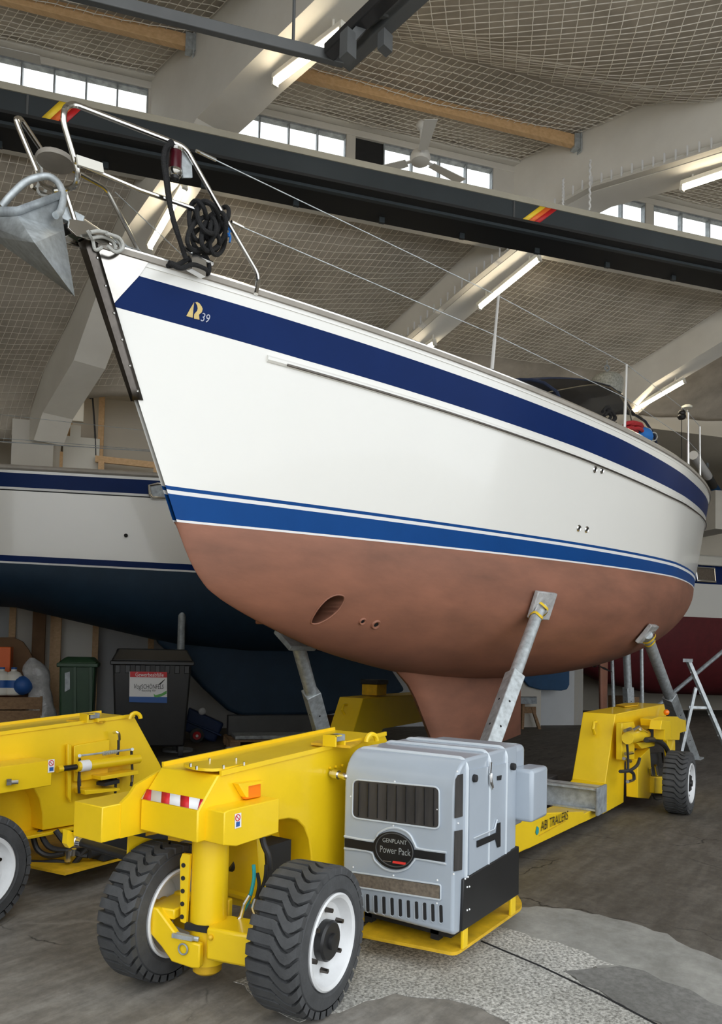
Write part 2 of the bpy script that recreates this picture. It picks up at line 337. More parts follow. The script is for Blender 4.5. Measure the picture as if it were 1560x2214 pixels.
floor_poly('floor_patch', [(1225, 2104), (1285, 2092), (1345, 2087), (1400, 2105), (1480, 2140), (1580, 2185), (1700, 2240), (1700, 2330), (1560, 2300), (1420, 2214), (1320, 2160)], .0035, M['patch'])
jt = MB(); jt.tube([atz(1040, 2035, .004), atz(1170, 2090, .004), atz(1300, 2152, .004), atz(1420, 2216, .004)], .005, 5); struct(jt.build('trim_joint', M['blackmatt']))

og = MB(); og.prism([HP(-14, -9, .001), HP(26, -9, .001), HP(26, .55, .001), HP(-14, .55, .001)], (0, 0, .002)); struct(og.build('ground_bounce_apron', mat('pale_bounce_apron', (.55, .54, .51), .9, var=.08, vscale=2)))  # unseen pale ground added outside to bounce light up onto the ceiling
# walls
def wall(name, a0, b0, a1, b1, z0, z1, t, m):
    p, q = HP(a0, b0, 0), HP(a1, b1, 0); n = nrm(np.cross(q - p, UP)) * t; mb = MB()
    mb.hexa([p + UP * z0, q + UP * z0, q + n + UP * z0, p + n + UP * z0, p + UP * z1, q + UP * z1, q + n + UP * z1, p + n + UP * z1]); return struct(mb.build(name, m))
wall('wall_back', -9, BW, 8.6, BW, 0, 2.6, -.2, M['wallcool'])
wall('wall_back.001', -9, BW + .12, 8.6, BW + .12, 2.6, 8.2, -.2, M['wall'])
wall('wall_niche', 8.6, BW, 8.6, 16.6, 0, 8.2, -.2, M['wall'])
wall('wall_back.002', 8.4, 16.6, 24, 16.6, 0, 8.2, -.2, M['wall'])
wall('wall_right', 23, 16.7, 23, 1, 0, 8.2, -.2, M['wall'])
wall('wall_left', -9, 1, -9, BW, 0, 8.2, -.2, M['wall'])
wall('wall_front', -9, .9, 23, .9, 6.1, 7.2, -.15, M['wall']); wall('wall_front_blocker', -9, .9, -3.0, .9, 0, 6.1, -.15, M['wall']); wall('wall_front.002', 14, .9, 23, .9, 0, 5.7, -.15, M['wall'])  # unseen left front wall added to shade the left back of the hall

# arches
A1 = atd(342, 250, 8.0) @ NQ; SP = 4.03
def A(i): return A1 + SP * (i - 1)
def arch_pt(i, t, z, off=0.): return QD * t + NQ * (A(i) + off) + UP * z
def tzl(px, i, off=0.):
    p0 = NQ * (A(i) + off); r = []
    for x, y in px: P = onpl(x, y, p0, NQ); r.append((P @ QD, P[2]))
    return r
OUT1 = tzl([(55, 950), (65, 890), (95, 800), (145, 700), (190, 600), (240, 505), (300, 370), (342, 250), (425, 85), (492, 0)], 1)
SOF1 = [(10.95, 4.3)] + tzl([(92, 892), (111, 860), (159, 779), (215, 620), (270, 500), (350, 385), (425, 255), (470, 210), (525, 150), (680, 0)], 1)
OUT1 = OUT1 + [(5.6, 7.42), (5.3, 7.2), (4.6, 7.05), (3.0, 6.85), (.3, 6.6)]; SOF1 = SOF1 + [(3, 6.45), (.3, 6.2)]
OUT2 = tzl([(820, 720), (955, 595), (1060, 500), (1110, 420), (1265, 280), (1387, 232), (1445, 247), (1560, 212)], 2)
SOF2 = tzl([(885, 737), (1020, 620), (1120, 540), (1225, 445), (1280, 415), (1415, 375), (1560, 330)], 2)
OUT2 = [(9.6, 4.6), (9.5, 4.9), (9.1, 5.5), (8.6, 5.95)] + OUT2 + [(1.4, 6.85), (-1.2, 6.6)]
SOF2 = [(9.2, 4.4), (8.8, 4.85), (8.1, 5.45)] + SOF2 + [(1.4, 6.35), (-1.2, 6.15)]
def lift(L, i):   # above the window line the arch reaches up to the high roof
    c = (NQ @ H2) * A(i); tb = lambda b: (b - c) / (QD @ H2); bb = lambda t: t * (QD @ H2) + c
    lo = [q for q in L if bb(q[0]) > 8.42]
    return lo + [(tb(8.42), lo[-1][1] + .2)] + [(tb(b), upz(b) + .03) for b in (8.41, 8.37, 7.0, 6.75, 6.0, 5.3, 3.4, .9)]
def upz(b): return float(np.interp(b, [.9, 3.4, 5.3, 6.0, 6.75, 7.0, 8.37], [6.5, 6.75, 6.95, 7.1, 7.5, 7.54, 7.70]))
def shift(L, k): return [(t - 1.66 * k, z) for t, z in L]
LOW1, LOW2 = [q for q in OUT1 if q[0] > 7.3], [q for q in OUT2 if q[0] > 5.95]
OUT1 = lift(OUT1, 1); OUT2 = lift(OUT2, 2)
OUT = {0: shift(OUT1, -1), 1: OUT1, 2: OUT2, 3: shift(OUT2, 1), 4: shift(OUT2, 2), 5: shift(OUT2, 3), -1: shift(OUT1, -2)}
SOF = {0: shift(SOF1, -1), 1: SOF1, 2: SOF2, 3: shift(SOF2, 1), 4: shift(SOF2, 2), 5: shift(SOF2, 3), -1: shift(SOF1, -2)}
AW = .42
for i in range(-1, 6):
    o, s = OUT[i], SOF[i]; so = [q[0] for q in o][::-1]; zo = [q[1] for q in o][::-1]; ss = [q[0] for q in s][::-1]; zs = [q[1] for q in s][::-1]
    n = 60; G = []
    to, ts = np.interp(np.linspace(0, 1, n), np.linspace(0, 1, len(so)), so), np.interp(np.linspace(0, 1, n), np.linspace(0, 1, len(ss)), ss)
    mb = MB(); poly = [(t, z) for t, z in zip(so, zo)] + [(t, z) for t, z in zip(ss, zs)][::-1]
    L = [arch_pt(i, t, z) for t, z in poly]; R = [arch_pt(i, t, z, AW) for t, z in poly]; k = len(poly)
    # faces: two side faces as strips, top, soffit, ends
    no, ns = len(so), len(ss)
    cut = [bpy_i for bpy_i in range(k)]
    mb.add(L + R, [tuple(cut), tuple(k + c for c in cut[::-1])] + [(j, (j + 1) % k, k + (j + 1) % k, k + j) for j in range(k)])
    ob = struct(mb.build('arch_beam', M['arch'], ang=18))
    # pilaster below the foot
    tf, zf = o[0][0], o[0][1] + .2; b_, a_ = (QD * tf + NQ * A(i)) @ H2, (QD * tf + NQ * A(i)) @ H1
    pm = MB(); c = HP(a_ + .12, (b_ + BW) / 2, zf - .35); pm.obox(c, H1 * .28, H2 * (BW - b_ + .3) / 2, UP * .4); pm.obox(HP(a_ + .12, BW - .12, zf / 2), H1 * .28, H2 * .2, UP * zf / 2)
    if i >= 4: pm = MB(); pm.obox(HP(a_ + .12, (b_ + 16.6) / 2, zf - .35), H1 * .28, H2 * (16.6 - b_) / 2, UP * .4)
    struct(pm.build('pillar', M['dirtyconc']))
# shell surfaces ruled between neighbouring arches; (b, z) profile of each arch
CEN = {i: A(i) for i in range(-1, 6)}
LOW = {-1: shift(LOW1, -2), 0: shift(LOW1, -1), 1: LOW1, 2: LOW2, 3: shift(LOW2, 1), 4: shift(LOW2, 2), 5: shift(LOW2, 3)}
def prof_bz(i): return sorted([((QD * t + NQ * A(i)) @ H2, z) for t, z in LOW[i]])
def shell_pt(i, b, z, off=0.):
    t = (b - (NQ @ H2) * (A(i) + off)) / (QD @ H2); return arch_pt(i, t, z, off)
BWIN = 8.37
def shellz(i, b):
    P = prof_bz(i); return float(np.interp(b, [p[0] for p in P], [p[1] for p in P]))
def upz(b): return float(np.interp(b, [.9, 3.4, 5.3, 6.0, 6.75, 7.0, 8.37], [6.5, 6.75, 6.95, 7.1, 7.5, 7.54, 7.70]))
for i in range(-1, 5):
    nb = 40; bs = np.linspace(BWIN + .02, 11.95 if i < 1 else 11.42, nb); na = 26
    G = []
    for b in bs:
        l = shell_pt(i, b, shellz(i, b) + .02, .2); r = shell_pt(i + 1, b, shellz(i + 1, b) + .02, .1)
        G.append([l + (r - l) * k / na + UP * .05 * math.sin(b * 3 + k) * .3 for k in range(na + 1)])
    struct(MB().grid(G).build('ceiling', M['shell'], ang=60, solid=.06))
    bs = np.linspace(.9, BWIN, 44); G = []
    for b in bs:
        l = shell_pt(i, b, upz(b), .2); r = shell_pt(i + 1, b, upz(b), .1); G.append([l + (r - l) * k / na for k in range(na + 1)])
    struct(MB().grid(G).build('ceiling', M['shell'], ang=60, solid=.06))
cs = MB(); cs.hexa([HP(-9.2, 11.7, 4.78), HP(-1.2, 11.7, 4.78), HP(-1.2, BW + .3, 4.78), HP(-9.2, BW + .3, 4.78), HP(-9.2, 11.7, 4.9), HP(-1.2, 11.7, 4.9), HP(-1.2, BW + .3, 4.9), HP(-9.2, BW + .3, 4.9)]); struct(cs.build('ceiling_back', M['wall']))
cs = MB(); cs.hexa([HP(8.5, 9.0, 5.9), HP(23.2, 9.0, 6.3), HP(23.2, 17.8, 4.95), HP(8.5, 17.8, 4.95), HP(8.5, 9.0, 6.0), HP(23.2, 9.0, 6.4), HP(23.2, 17.8, 5.05), HP(8.5, 17.8, 5.05)]); struct(cs.build('ceiling_niche', M['wall'])) if 0 else None
cs = MB(); cs.hexa([HP(-1.2, 11.3, 5.56), HP(23.2, 11.3, 5.56), HP(23.2, 17.8, 5.56), HP(-1.2, 17.8, 5.56), HP(-1.2, 11.3, 5.66), HP(23.2, 11.3, 5.66), HP(23.2, 17.8, 5.66), HP(-1.2, 17.8, 5.66)]); struct(cs.build('ceiling_niche', M['wall']))
def fill(a0, a1, b0, b1, z0, z1): return MB().hexa([HP(a0, b0, z0), HP(a1, b0, z0), HP(a1, b1, z0), HP(a0, b1, z0), HP(a0, b0, z1), HP(a1, b0, z1), HP(a1, b1, z1), HP(a0, b1, z1)])
struct(fill(-1.2, 23.2, 11.46, 11.56, 5.6, 7.0).build('wall_leak_stop', M['wall'])); struct(fill(-9.2, -.9, 11.98, 12.08, 4.8, 7.0).build('wall_leak_stop', M['wall']))  # hidden strips added to block sky light leaking past the shell ends
# netting under the shells
def net(i, b0, b1, zf, label, cell=.085, diag=False, rad=.0042):
    mb = MB(); l0, r0 = shell_pt(i, (b0 + b1) / 2, 0, AW + .03), shell_pt(i + 1, (b0 + b1) / 2, 0, -.03); na = int(np.linalg.norm(r0 - l0) / cell); nb = int((b1 - b0) / cell)
    V = np.zeros((nb + 1, na + 1, 3))
    for j in range(nb + 1):
        b = b0 + (b1 - b0) * j / nb; l, r = shell_pt(i, b, zf(i, b), AW + .03), shell_pt(i + 1, b, zf(i + 1, b), -.03)
        for k in range(na + 1):
            f = k / na; V[j, k] = l + (r - l) * f - UP * (.07 + .10 * math.sin(PI * f) * math.sin(PI * j / nb) + .008 * math.sin(j * .7 + k * .4)) + H2 * .006 * math.sin(k * 2.1 + j)
    E = []
    if diag:
        for j in range(0, nb):
            for k in range(0, na):
                E.append((V[j, k], V[j + 1, k + 1])) if (j + k) % 2 == 0 else E.append((V[j, k + 1], V[j + 1, k]))
    else:
        for j in range(nb + 1):
            for k in range(na): E.append((V[j, k], V[j, k + 1]))
        for j in range(nb):
            for k in range(na + 1): E.append((V[j, k], V[j + 1, k]))
    vs, fs = [], []
    for p, q in E:
        d = q - p; s = np.cross(d, UP); s = s / (np.linalg.norm(s) + 1e-9) * rad; o = len(vs)
        vs += [p + s, p - s * .5 + UP * rad, p - s * .5 - UP * rad, q + s, q - s * .5 + UP * rad, q - s * .5 - UP * rad]
        fs += [(o, o + 1, o + 4, o + 3), (o + 1, o + 2, o + 5, o + 4), (o + 2, o, o + 3, o + 5)]
    mb.add(vs, fs); ob = mb.build('safety_net', M['net'], weld=False); tag(ob, label, 'net', 'netting under the roof shells'); return ob
zl = lambda i, b: shellz(i, b); zu = lambda i, b: upz(b)
net(0, BWIN + .12, 11.75, zl, 'white net under the low vault beyond the anchor, left bay', rad=.003)  # thinner net cords in the low bays stand in for their shade
net(1, BWIN + .12, 11.2, zl, 'white net under the low vault right behind the black rope coil', rad=.003)
net(2, BWIN + .12, 10.6, zl, 'white net under the low vault above the cabin canopy', rad=.003)
net(0, 6.0, BWIN - .1, zu, 'white net under the high roof over the top left window row')
net(1, 6.8, BWIN - .1, zu, 'white net under the high roof around the white ceiling fan')
net(2, 6.2, BWIN - .1, zu, 'white net above the window row at the right edge')
net(1, 3.2, 6.75, zu, 'wide diamond net under the dark front roof slope, upper right', cell=.07, diag=True)
# clerestory windows
def win_panel(n, pa0, pa1, npan, z0=6.7, z1=7.52):
    fr = MB(); fw = .022
    def b_(a0, a1, zz0, zz1, mb=fr, d=.04): mb.hexa([HP(a0, BWIN - d, zz0), HP(a1, BWIN - d, zz0), HP(a1, BWIN + d, zz0), HP(a0, BWIN + d, zz0), HP(a0, BWIN - d, zz1), HP(a1, BWIN - d, zz1), HP(a1, BWIN + d, zz1), HP(a0, BWIN + d, zz1)])
    b_(pa0, pa1, z0, z0 + fw); b_(pa0, pa1, z1 - fw, z1)
    for k in range(npan + 1):
        a = pa0 + (pa1 - pa0) * k / npan; b_(a - .008, a + .008, z0, z1)
    o = struct(fr.build('window_%d' % n, M['galvdark'])); g = MB(); b_(pa0, pa1, z0, z1, g, .004); gp = g.build('pane', M['glass'], o); return o
def pa(x, y): P = onpl(x, y, H2 * BWIN, H2); return P @ H1
W = [(pa(-330, 80), pa(320, 200), 9), (pa(496, 250), pa(746, 300), 4), (pa(828, 332), pa(1062, 375), 4), (pa(1290, 450), pa(1390, 470), 2), (pa(1408, 470), pa(1700, 530), 5)]
for n, (a0, a1, k) in enumerate(W): win_panel(n + 1, a0, a1, k)
def strip(name, a0, a1, z0, z1, d0, d1, m=None):
    mb = MB(); mb.hexa([HP(a0, BWIN - d1, z0), HP(a1, BWIN - d1, z0), HP(a1, BWIN + d0, z0), HP(a0, BWIN + d0, z0), HP(a0, BWIN - d1, z1), HP(a1, BWIN - d1, z1), HP(a1, BWIN + d0, z1), HP(a0, BWIN + d0, z1)]); return struct(mb.build(name, m or M['dirtyconc'], bevel=.01))
strip('trim_1', -9, 23, 7.52, 7.6, .08, .06); strip('trim_2', -9, 23, 7.6, 7.78, .08, .14); strip('trim_3', -9, 23, 6.55, 6.7, .08, .05)
ed = [(-9, W[0][0])] + [(W[k][1], W[k + 1][0]) for k in range(4)] + [(W[4][1], 23)]
for k, (a0, a1) in enumerate(ed):
    if k == 2: strip('wall_clerestory', a0, a0 + .12, 6.6, 7.55, .06, .05); strip('wall_clerestory', a0 + .12, a1, 6.6, 7.55, .06, .02, M['blackmatt'])
    else: strip('wall_clerestory', a0, a1, 6.6, 7.55, .06, .05)
# fluorescent lamps on the arch soffits
def lamp(i, p0, p1, label, drop=.0):
    P, Q = onpl(*p0, NQ * (A(i) + AW * .55), NQ), onpl(*p1, NQ * (A(i) + AW * .55), NQ); d = nrm(Q - P); s = nrm(np.cross(d, UP)); u = np.cross(s, d)
    t = thing('fluorescent_lamp', label, 'lamp', P, 'fluorescent lamps under the arches')
    MB().beam(P + u * .05, Q + u * .05, .075, .05, UP).build('housing', M['lampwhite'], t, bevel=.008)
    MB().cyl(P + d * .03, Q - d * .03, .026, seg=12).build('tube', M['tube'], t)
    for e0, e1 in ((P, P + d * .03), (Q - d * .03, Q)): MB().beam(e0, e1, .06, .06, UP).build('end_cap', M['lampwhite'], t)
    zz = lambda X: float(np.interp(X @ QD, [q[0] for q in SOF[i]][::-1], [q[1] for q in SOF[i]][::-1]))
    for f in (.15, .85):
        X = P + (Q - P) * f + u * .07; z1 = zz(X)
        if z1 > X[2] + .005: MB().cyl(X, (X[0], X[1], z1 + .01), .012, seg=6).build('bracket', M['lampwhite'], t)
    return t
lamp(1, (592, 181), (743, 66), 'bright tube lamp under the nearest arch, at the top beside the dark rails')
lamp(1, (322, 539), (400, 402), 'bright tube lamp behind the bow rail and red lantern')
lamp(1, (202, 752), (217, 728), 'small glowing tube lamp low on the arch, left of the bow stem')
lamp(2, (1034, 667), (1168, 558), 'bright tube lamp behind the stanchion in mid deck')
lamp(2, (912, 760), (941, 742), 'short bright lamp end peeping over the deck edge')
lamp(2, (1471, 408), (1640, 352), 'bright tube lamp at the upper right edge below the cable tray')
lamp(3, (1358, 895), (1481, 824), 'bright tube lamp over the stern, beside the woven lantern drum')
# cable trays along the second arch
def tray(i, k0, k1, label):
    ts = np.linspace(k0, k1, 46); pts = [arch_pt(i, t, float(np.interp(t, [q[0] for q in SOF[i]][::-1], [q[1] for q in SOF[i]][::-1])) + .02, -.05) for t in ts]
    mb = MB()
    for p, q in zip(pts[:-1], pts[1:]): mb.beam(p, q, .09, .03)
    t = thing('cable_tray', label, 'cable tray', pts[0]); mb.build('tray_bottom', M['dirtyconc'], t)
    for j in range(0, 45, 2): MB().beam(pts[j] - NQ * .045, pts[j] - NQ * .045 + UP * .11, .022, .012, QD).build('tray_bracket', M['white'], t)
    ca = MB(); ca.tube([p + UP * .045 for p in pts], .02, 6); ca.build('cable', M['lampwhite'], t)
tray(2, 4.95, 2.2, 'pale cable tray with white brackets along the upper right arch')
tray(2, 8.0, 5.2, 'pale bracketed cable tray on the arch above the mid deck stanchion')
# timber purlins and ceiling fans
def purlin(i, pe, label, j):
    e = onpl(*pe, NQ * A(i), NQ); l = e - H1 * 3.75
    t = thing('timber_beam', label, 'beam', l, 'timber beams between the arches')
    MB().beam(l, e - H1 * .05, .07, .13).build('beam', M['wood'], t, bevel=.004)
    k = MB(); k.obox(e - H1 * .03 - UP * .01, H1 * .05, H2 * .05, UP * .085); k.obox(e, H1 * .008, H2 * .06, UP * .14); k.build('hanger_bracket', M['galv'], t)
    return l, e
l1, e1 = purlin(1, (418, 96), 'pine beam across the top left bay, above the windows', 0)
l2, e2 = purlin(2, (1250, 309), 'pine beam carrying the white ceiling fan', 1)
l3, e3 = purlin(3, (1700, 470), 'pine beam in the bay at the right edge', 2)
def fan(top, drop, a0, label, L=.62):
    top = np.asarray(top); hub = top - UP * drop; t = thing('ceiling_fan', label, 'fan', hub, 'ceiling fans')
    MB().sphere(top - UP * .05, .055).build('canopy_cap', M['fanwhite'], t); MB().cyl(top - UP * .04, hub + UP * .06, .013, seg=10).build('rod', M['fanwhite'], t)
    MB().lathe([(.03, .07), (.10, .05), (.115, .0), (.10, -.045), (.05, -.06)], hub, (0, 0, 1), 24).build('motor', M['fanwhite'], t)
    for k in range(3):
        a = a0 + k * 2 * PI / 3; d = np.array([math.cos(a), math.sin(a), 0]); s = np.array([-d[1], d[0], .12]); b = MB()
        b.hexa([hub + d * .16 - s * .05 - UP * .02, hub + d * L - s * .07 - UP * .02, hub + d * L + s * .07 - UP * .02, hub + d * .16 + s * .05 - UP * .02, hub + d * .16 - s * .05 - UP * .012, hub + d * L - s * .07 - UP * .012, hub + d * L + s * .07 - UP * .012, hub + d * .16 + s * .05 - UP * .012])
        o = b.build('blade', M['fanwhite'], t); MB().beam(hub + d * .08 - UP * .01, hub + d * .2 - UP * .012, .04, .012).build('blade_arm', M['white'], o)
bp = onpl(910, 250, l2, H2); fan(bp - UP * .06, .42, math.radians(100), 'white three-blade ceiling fan hanging from the pine beam before the windows')
bp0 = onpl(-75, -20, l1, H2); fan(bp0 - UP * .05, .42, math.radians(-38), 'ceiling fan at the top left corner, only one blade tip in sight', .66)
# long girder across the hall
GB = 6.0
def gy(x, y): return onpl(x, y, H2 * GB, H2)
zt, zb = gy(780, 362)[2], gy(780, 402)[2]; v = ray(780, 469); zb_d = (zb - EYE) / v[2]; far = (EYEP + v * zb_d) @ H2; gd = far - GB
g = thing('overhead_girder', 'long blue-black girder with yellow, orange and red stripes spanning the hall', 'girder', HP(0, GB, zb))
def gbox(a0, a1, b0, b1, z0, z1): return MB().hexa([HP(a0, b0, z0), HP(a1, b0, z0), HP(a1, b1, z0), HP(a0, b1, z0), HP(a0, b0, z1), HP(a1, b0, z1), HP(a1, b1, z1), HP(a0, b1, z1)])
gbox(-8.8, 22.8, GB, GB + .03, zb, zt).build('web', M['girder'], g)
gbox(-8.8, 22.8, GB - .015, GB + gd, zb - .025, zb).build('bottom_flange', M['girderblack'], g)
gbox(-8.8, 22.8, GB + .03, GB + gd - .05, zb, zt).build('box_body', M['girderblack'], g)
gbox(-8.8, 22.8, GB - .01, GB + gd - .08, zt, zt + .055).build('top_strip', M['beige'], g)
for a in np.arange(-2, 9, .8): MB().beam(HP(a, GB + gd * .8, zb - .05), HP(a + .05, GB + gd * .8, zb - .05), .03, .05).build('rail_clip', M['girder'], g)
gbox(-8.8, 22.8, GB + .08, GB + .12, zb - .05, zb - .02).build('rail', M['girder'], g)
for pts in ([(128, 222), (88, 263)], [(1166, 447), (1127, 486)]):
    up_, dn_ = gy(*pts[0]), gy(*pts[1])
    for k, mm in enumerate(('sy', 'so', 'sr')):
        u0, d0 = H1 * (.06 * k), H1 * (.06 * k); q0 = np.array([*(up_ + u0)[:2], zt]); q1 = np.array([*(dn_ + d0)[:2], zb]); n = -H2 * .004
        MB().add([q0 + n, q0 + H1 * .06 + n, q1 + H1 * .06 + n, q1 + n], [(0, 1, 2, 3)]).build('stripe', M[mm], g, solid=.002)
for x, y in ((60, 215), (1110, 470)):
    a = gy(x, y) @ H1; gbox(a - .008, a + .008, GB - .008, GB, zb, zt).build('seam_plate', M['rail'], g)
# door rails near the top
RB = 3.4
r0, r1 = onpl(150, -8, H2 * RB, H2), onpl(742, 131, H2 * RB, H2)
dr = thing('door_track', 'dark grey rail crossing the top left and running into black door tracks', 'door track', r0)
MB().beam(r0 - H1 * 2, r1, .035, .055).build('cross_rail', M['rail'], dr, bevel=.004)
q0, q1 = r1 - H1 * .02, atd(915, -40, 3.25)
dd = nrm(q1 - q0); sd = nrm(np.cross(dd, UP)); 
for k, o in enumerate((-.035, .065)):
    MB().beam(q0 + sd * o - dd * .01 * k, q1 + sd * o + dd * 1.6, .065, .055, UP).build('track', M['rail'] if k == 0 else M['black'], dr, bevel=.006)
bk = MB(); bm_ = atd(825, 32, 3.4); bk.beam(atd(750, 95, 3.4), atd(800, 40, 3.45), .03, .04); bk.beam(atd(800, 42, 3.45), atd(825, 30, 3.42), .05, .05); bk.beam(atd(815, 32, 3.4), atd(850, 42, 3.4), .02, .012); bk.obox(atd(832, 92, 3.42), sd * .03, dd * .02, UP * .04); bk.obox(atd(752, 100, 3.4), sd * .03, dd * .025, UP * .06); bk.build('bracket', M['rail'], dr)
hs = MB()
for f in (.2, .8): X = r0 + (r1 - r0) * f; hs.cyl(X, X + UP * (upz(RB) - X[2] + .05), .008, seg=6)
X = q0 + dd * .9; hs.cyl(X, X + UP * (upz(X @ H2) - X[2] + .05), .012, seg=6); hs.build('hanger_rod', M['rail'], dr)
# thin white chains hanging at the second arch
for k, (x, y0, y1, nm) in enumerate(((1217, 385, 450, 'thin white cord hanging left on the pale upper right arch'), (1275, 345, 455, 'longer twisted white cord hanging on the upper right arch'))):
    p, q = onpl(x, y0, NQ * (A(2) - .10), NQ), onpl(x - 1, y1, NQ * (A(2) - .10), NQ); o = MB().tube([p + (q - p) * f + NQ * .012 * math.sin(f * 50) for f in np.linspace(0, 1, 40)], .012, 6).build('hanging_cord', M['white']); tag(o, nm, 'cord')
# sky, light
w = bpy.data.worlds.new('sky'); SC.world = w; w.use_nodes = True; bg = w.node_tree.nodes['Background']
bg.inputs[0].default_value = (.93, .97, 1.0, 1); bg.inputs[1].default_value = 1.9
SC.view_settings.view_transform = 'Standard'; SC.view_settings.look = 'None'; SC.view_settings.gamma = 1; SC.view_settings.use_curve_mapping = False
SC.view_settings.exposure = .27
SC.cycles.use_denoising = True; SC.cycles.max_bounces = 7; SC.cycles.use_adaptive_sampling = True; SC.cycles.adaptive_threshold = .05; SC.cycles.diffuse_bounces = 5; SC.cycles.caustics_reflective = False; SC.cycles.caustics_refractive = False; SC.cycles.transparent_max_bounces = 12
# ------------------------------------------------------------------ the yacht on the trailer
BS, BYAW, BTR, BX, BY, BZ = .95, .0109, -.0306, 2.2562, 3.2589, 2.0574
F0, F1, F2, S0, BB, BT, PP, WB, WT, WP, SM = 1.3998, 1.2495, 1.5179, .6313, 1.7888, 1.1714, 1.7567, 1.64, .9946, 1.441, 6.7201
_c, _s = math.cos(BTR), math.sin(BTR); _cy, _sy = math.cos(BYAW), math.sin(BYAW)
def bw(q):
    q = np.asarray(q, float) * BS; x = q[..., 0] * _c + q[..., 2] * _s; z = -q[..., 0] * _s + q[..., 2] * _c; y = q[..., 1]
    return np.stack([BX + x * _cy - y * _sy, BY + x * _sy + y * _cy, BZ + z], -1)
def tob(W):
    d = np.asarray(W, float) - np.array([BX, BY, BZ]); a = d[..., 0] * _cy + d[..., 1] * _sy; b = -d[..., 0] * _sy + d[..., 1] * _cy; z = d[..., 2]
    return np.stack([(a * _c - z * _s) / BS, b / BS, (a * _s + z * _c) / BS], -1)
def onb(x, y, b=0.):       # picture ray meets the fore-and-aft plane at offset b: returns boat coordinates
    v = ray(x, y); f0 = tob(EYEP)[1]; f1 = tob(EYEP + v)[1]; return tob(EYEP + v * ((b - f0) / (f1 - f0)))
def hbu(s, s0, B, Bt, p, L):
    u = np.clip((SM - s) / (SM - s0), 0, 1); v = np.clip((s - SM) / (L - SM), 0, None); return np.where(s < SM, B * (1 - u ** p), B - (B - Bt) * v ** 2)
def sheer(s): return hbu(np.asarray(s, float), 0, BB, BT, PP, 11.6), pch([0, 6.5, 11.6], [F0, F1, F2], s)
def topside(u, v):   # v = 0 sheer ... 1 waterline ; port side (towards the viewer, b < 0)
    u, v = np.broadcast_arrays(np.asarray(u, float), np.asarray(v, float)); ss = u * 11.6; sw = S0 + u * (11 - S0)
    bs, zs = sheer(ss); bq = hbu(sw, S0, WB, WT, WP, 11.)
    b = bs * (1 - v) + bq * v; b = np.sqrt(b * b + .016 ** 2)
    return np.stack([ss * (1 - v) + sw * v, -b, zs * (1 - v)], -1)
CS = [0., .012, .025, .04, .06, .1, .15, .21, .27, .4, .52, .65, .78, .88, .95, 1.]
CSS = [.6313, .75, .87, .98, 1.14, 1.48, 1.95, 2.5, 3.2, 4.5, 5.8, 7.2, 8.6, 9.7, 10.4, 11.0]
CZ = [0., -.22, -.36, -.43, -.5, -.62, -.76, -.88, -1.0, -1.12, -1.16, -1.12, -.98, -.72, -.45, -.06]
def bottom(u, th):
    u, th = np.broadcast_arrays(np.asarray(u, float), np.asarray(th, float)); sw = S0 + u * (11 - S0); bq = np.sqrt(hbu(sw, S0, WB, WT, WP, 11.) ** 2 + .016 ** 2)
    sc = pch(CS, CSS, u); zc = pch(CS, CZ, u); n = np.interp(u, [0, .08, .25, .5, .75, 1], [1.35, 1.4, 1.75, 2.15, 2.1, 1.9])
    c, s = np.clip(np.cos(th), 0, 1), np.clip(np.sin(th), 0, 1); b = bq * c ** (2 / n); zf = s ** (2 / n)
    return np.stack([sw * (1 - zf) + sc * zf, -b, zc * zf], -1)
yacht = thing('sailing_yacht', 'large white sailing yacht with navy band and copper red bottom on the yellow transporter', 'sailing yacht', (6.5, 3.3, .35))
NU = 110; us = np.linspace(0, 1, NU) ** 1.35
zs_u = sheer(us * 11.6)[1]
def vz_off(off): return off / zs_u            # rows measured down from the sheer
def vz_abs(z): return 1 - z / zs_u            # rows at a height above the waterline
o_nt = np.interp(us, [0, .1, .4, .6, 1], [.085, .085, .074, .108, .12]); o_nb = np.interp(us, [0, .1, .35, .55, 1], [.278, .29, .288, .32, .35])
rows = [(0 * us, 0), (vz_off(o_nt) * .5, 0), (vz_off(o_nt), 1), (vz_off((o_nt + o_nb) / 2), 1), (vz_off(o_nb), 0)]
zt0, zt1, zt2, zt3, zt4 = [np.interp(us, [0, .25, .65, 1], L) for L in ([.205, .187, .175, .17], [.183, .166, .15, .145], [.16, .142, .12, .112], None, None)[:3]] + [.014 + 0 * us, 0 * us]
v0 = vz_off(o_nb); v1 = vz_abs(zt0)
for f in np.linspace(.1, .9, 9): rows.append((v0 + (v1 - v0) * f, 0))
rows += [(v1, 2), (vz_abs(zt1), 3), (vz_abs(zt2), 2), (vz_abs((zt2 + zt3) / 2), 2), (vz_abs(zt3), 3), (1 + 0 * us, 4)]
hull = MB(); Pts = [topside(us, r[0]) for r in rows]; mats = [r[1] for r in rows]
for th in np.linspace(0, PI / 2, 20)[1:]: Pts.append(bottom(us, th)); mats.append(4)
G = np.array(Pts)                                              # rows x NU x 3
for sgn in (1, -1):
    Gs = G * np.array([1, sgn, 1]); W = bw(Gs); nr = len(W); base = len(hull.v); hull.v.extend([tuple(p) for p in W.reshape(-1, 3)])
    for r in range(nr - 1):
        for k in range(NU - 1): hull.f.append((base + r * NU + k, base + r * NU + k + 1, base + (r + 1) * NU + k + 1, base + (r + 1) * NU + k)); hull.m.append(mats[r])
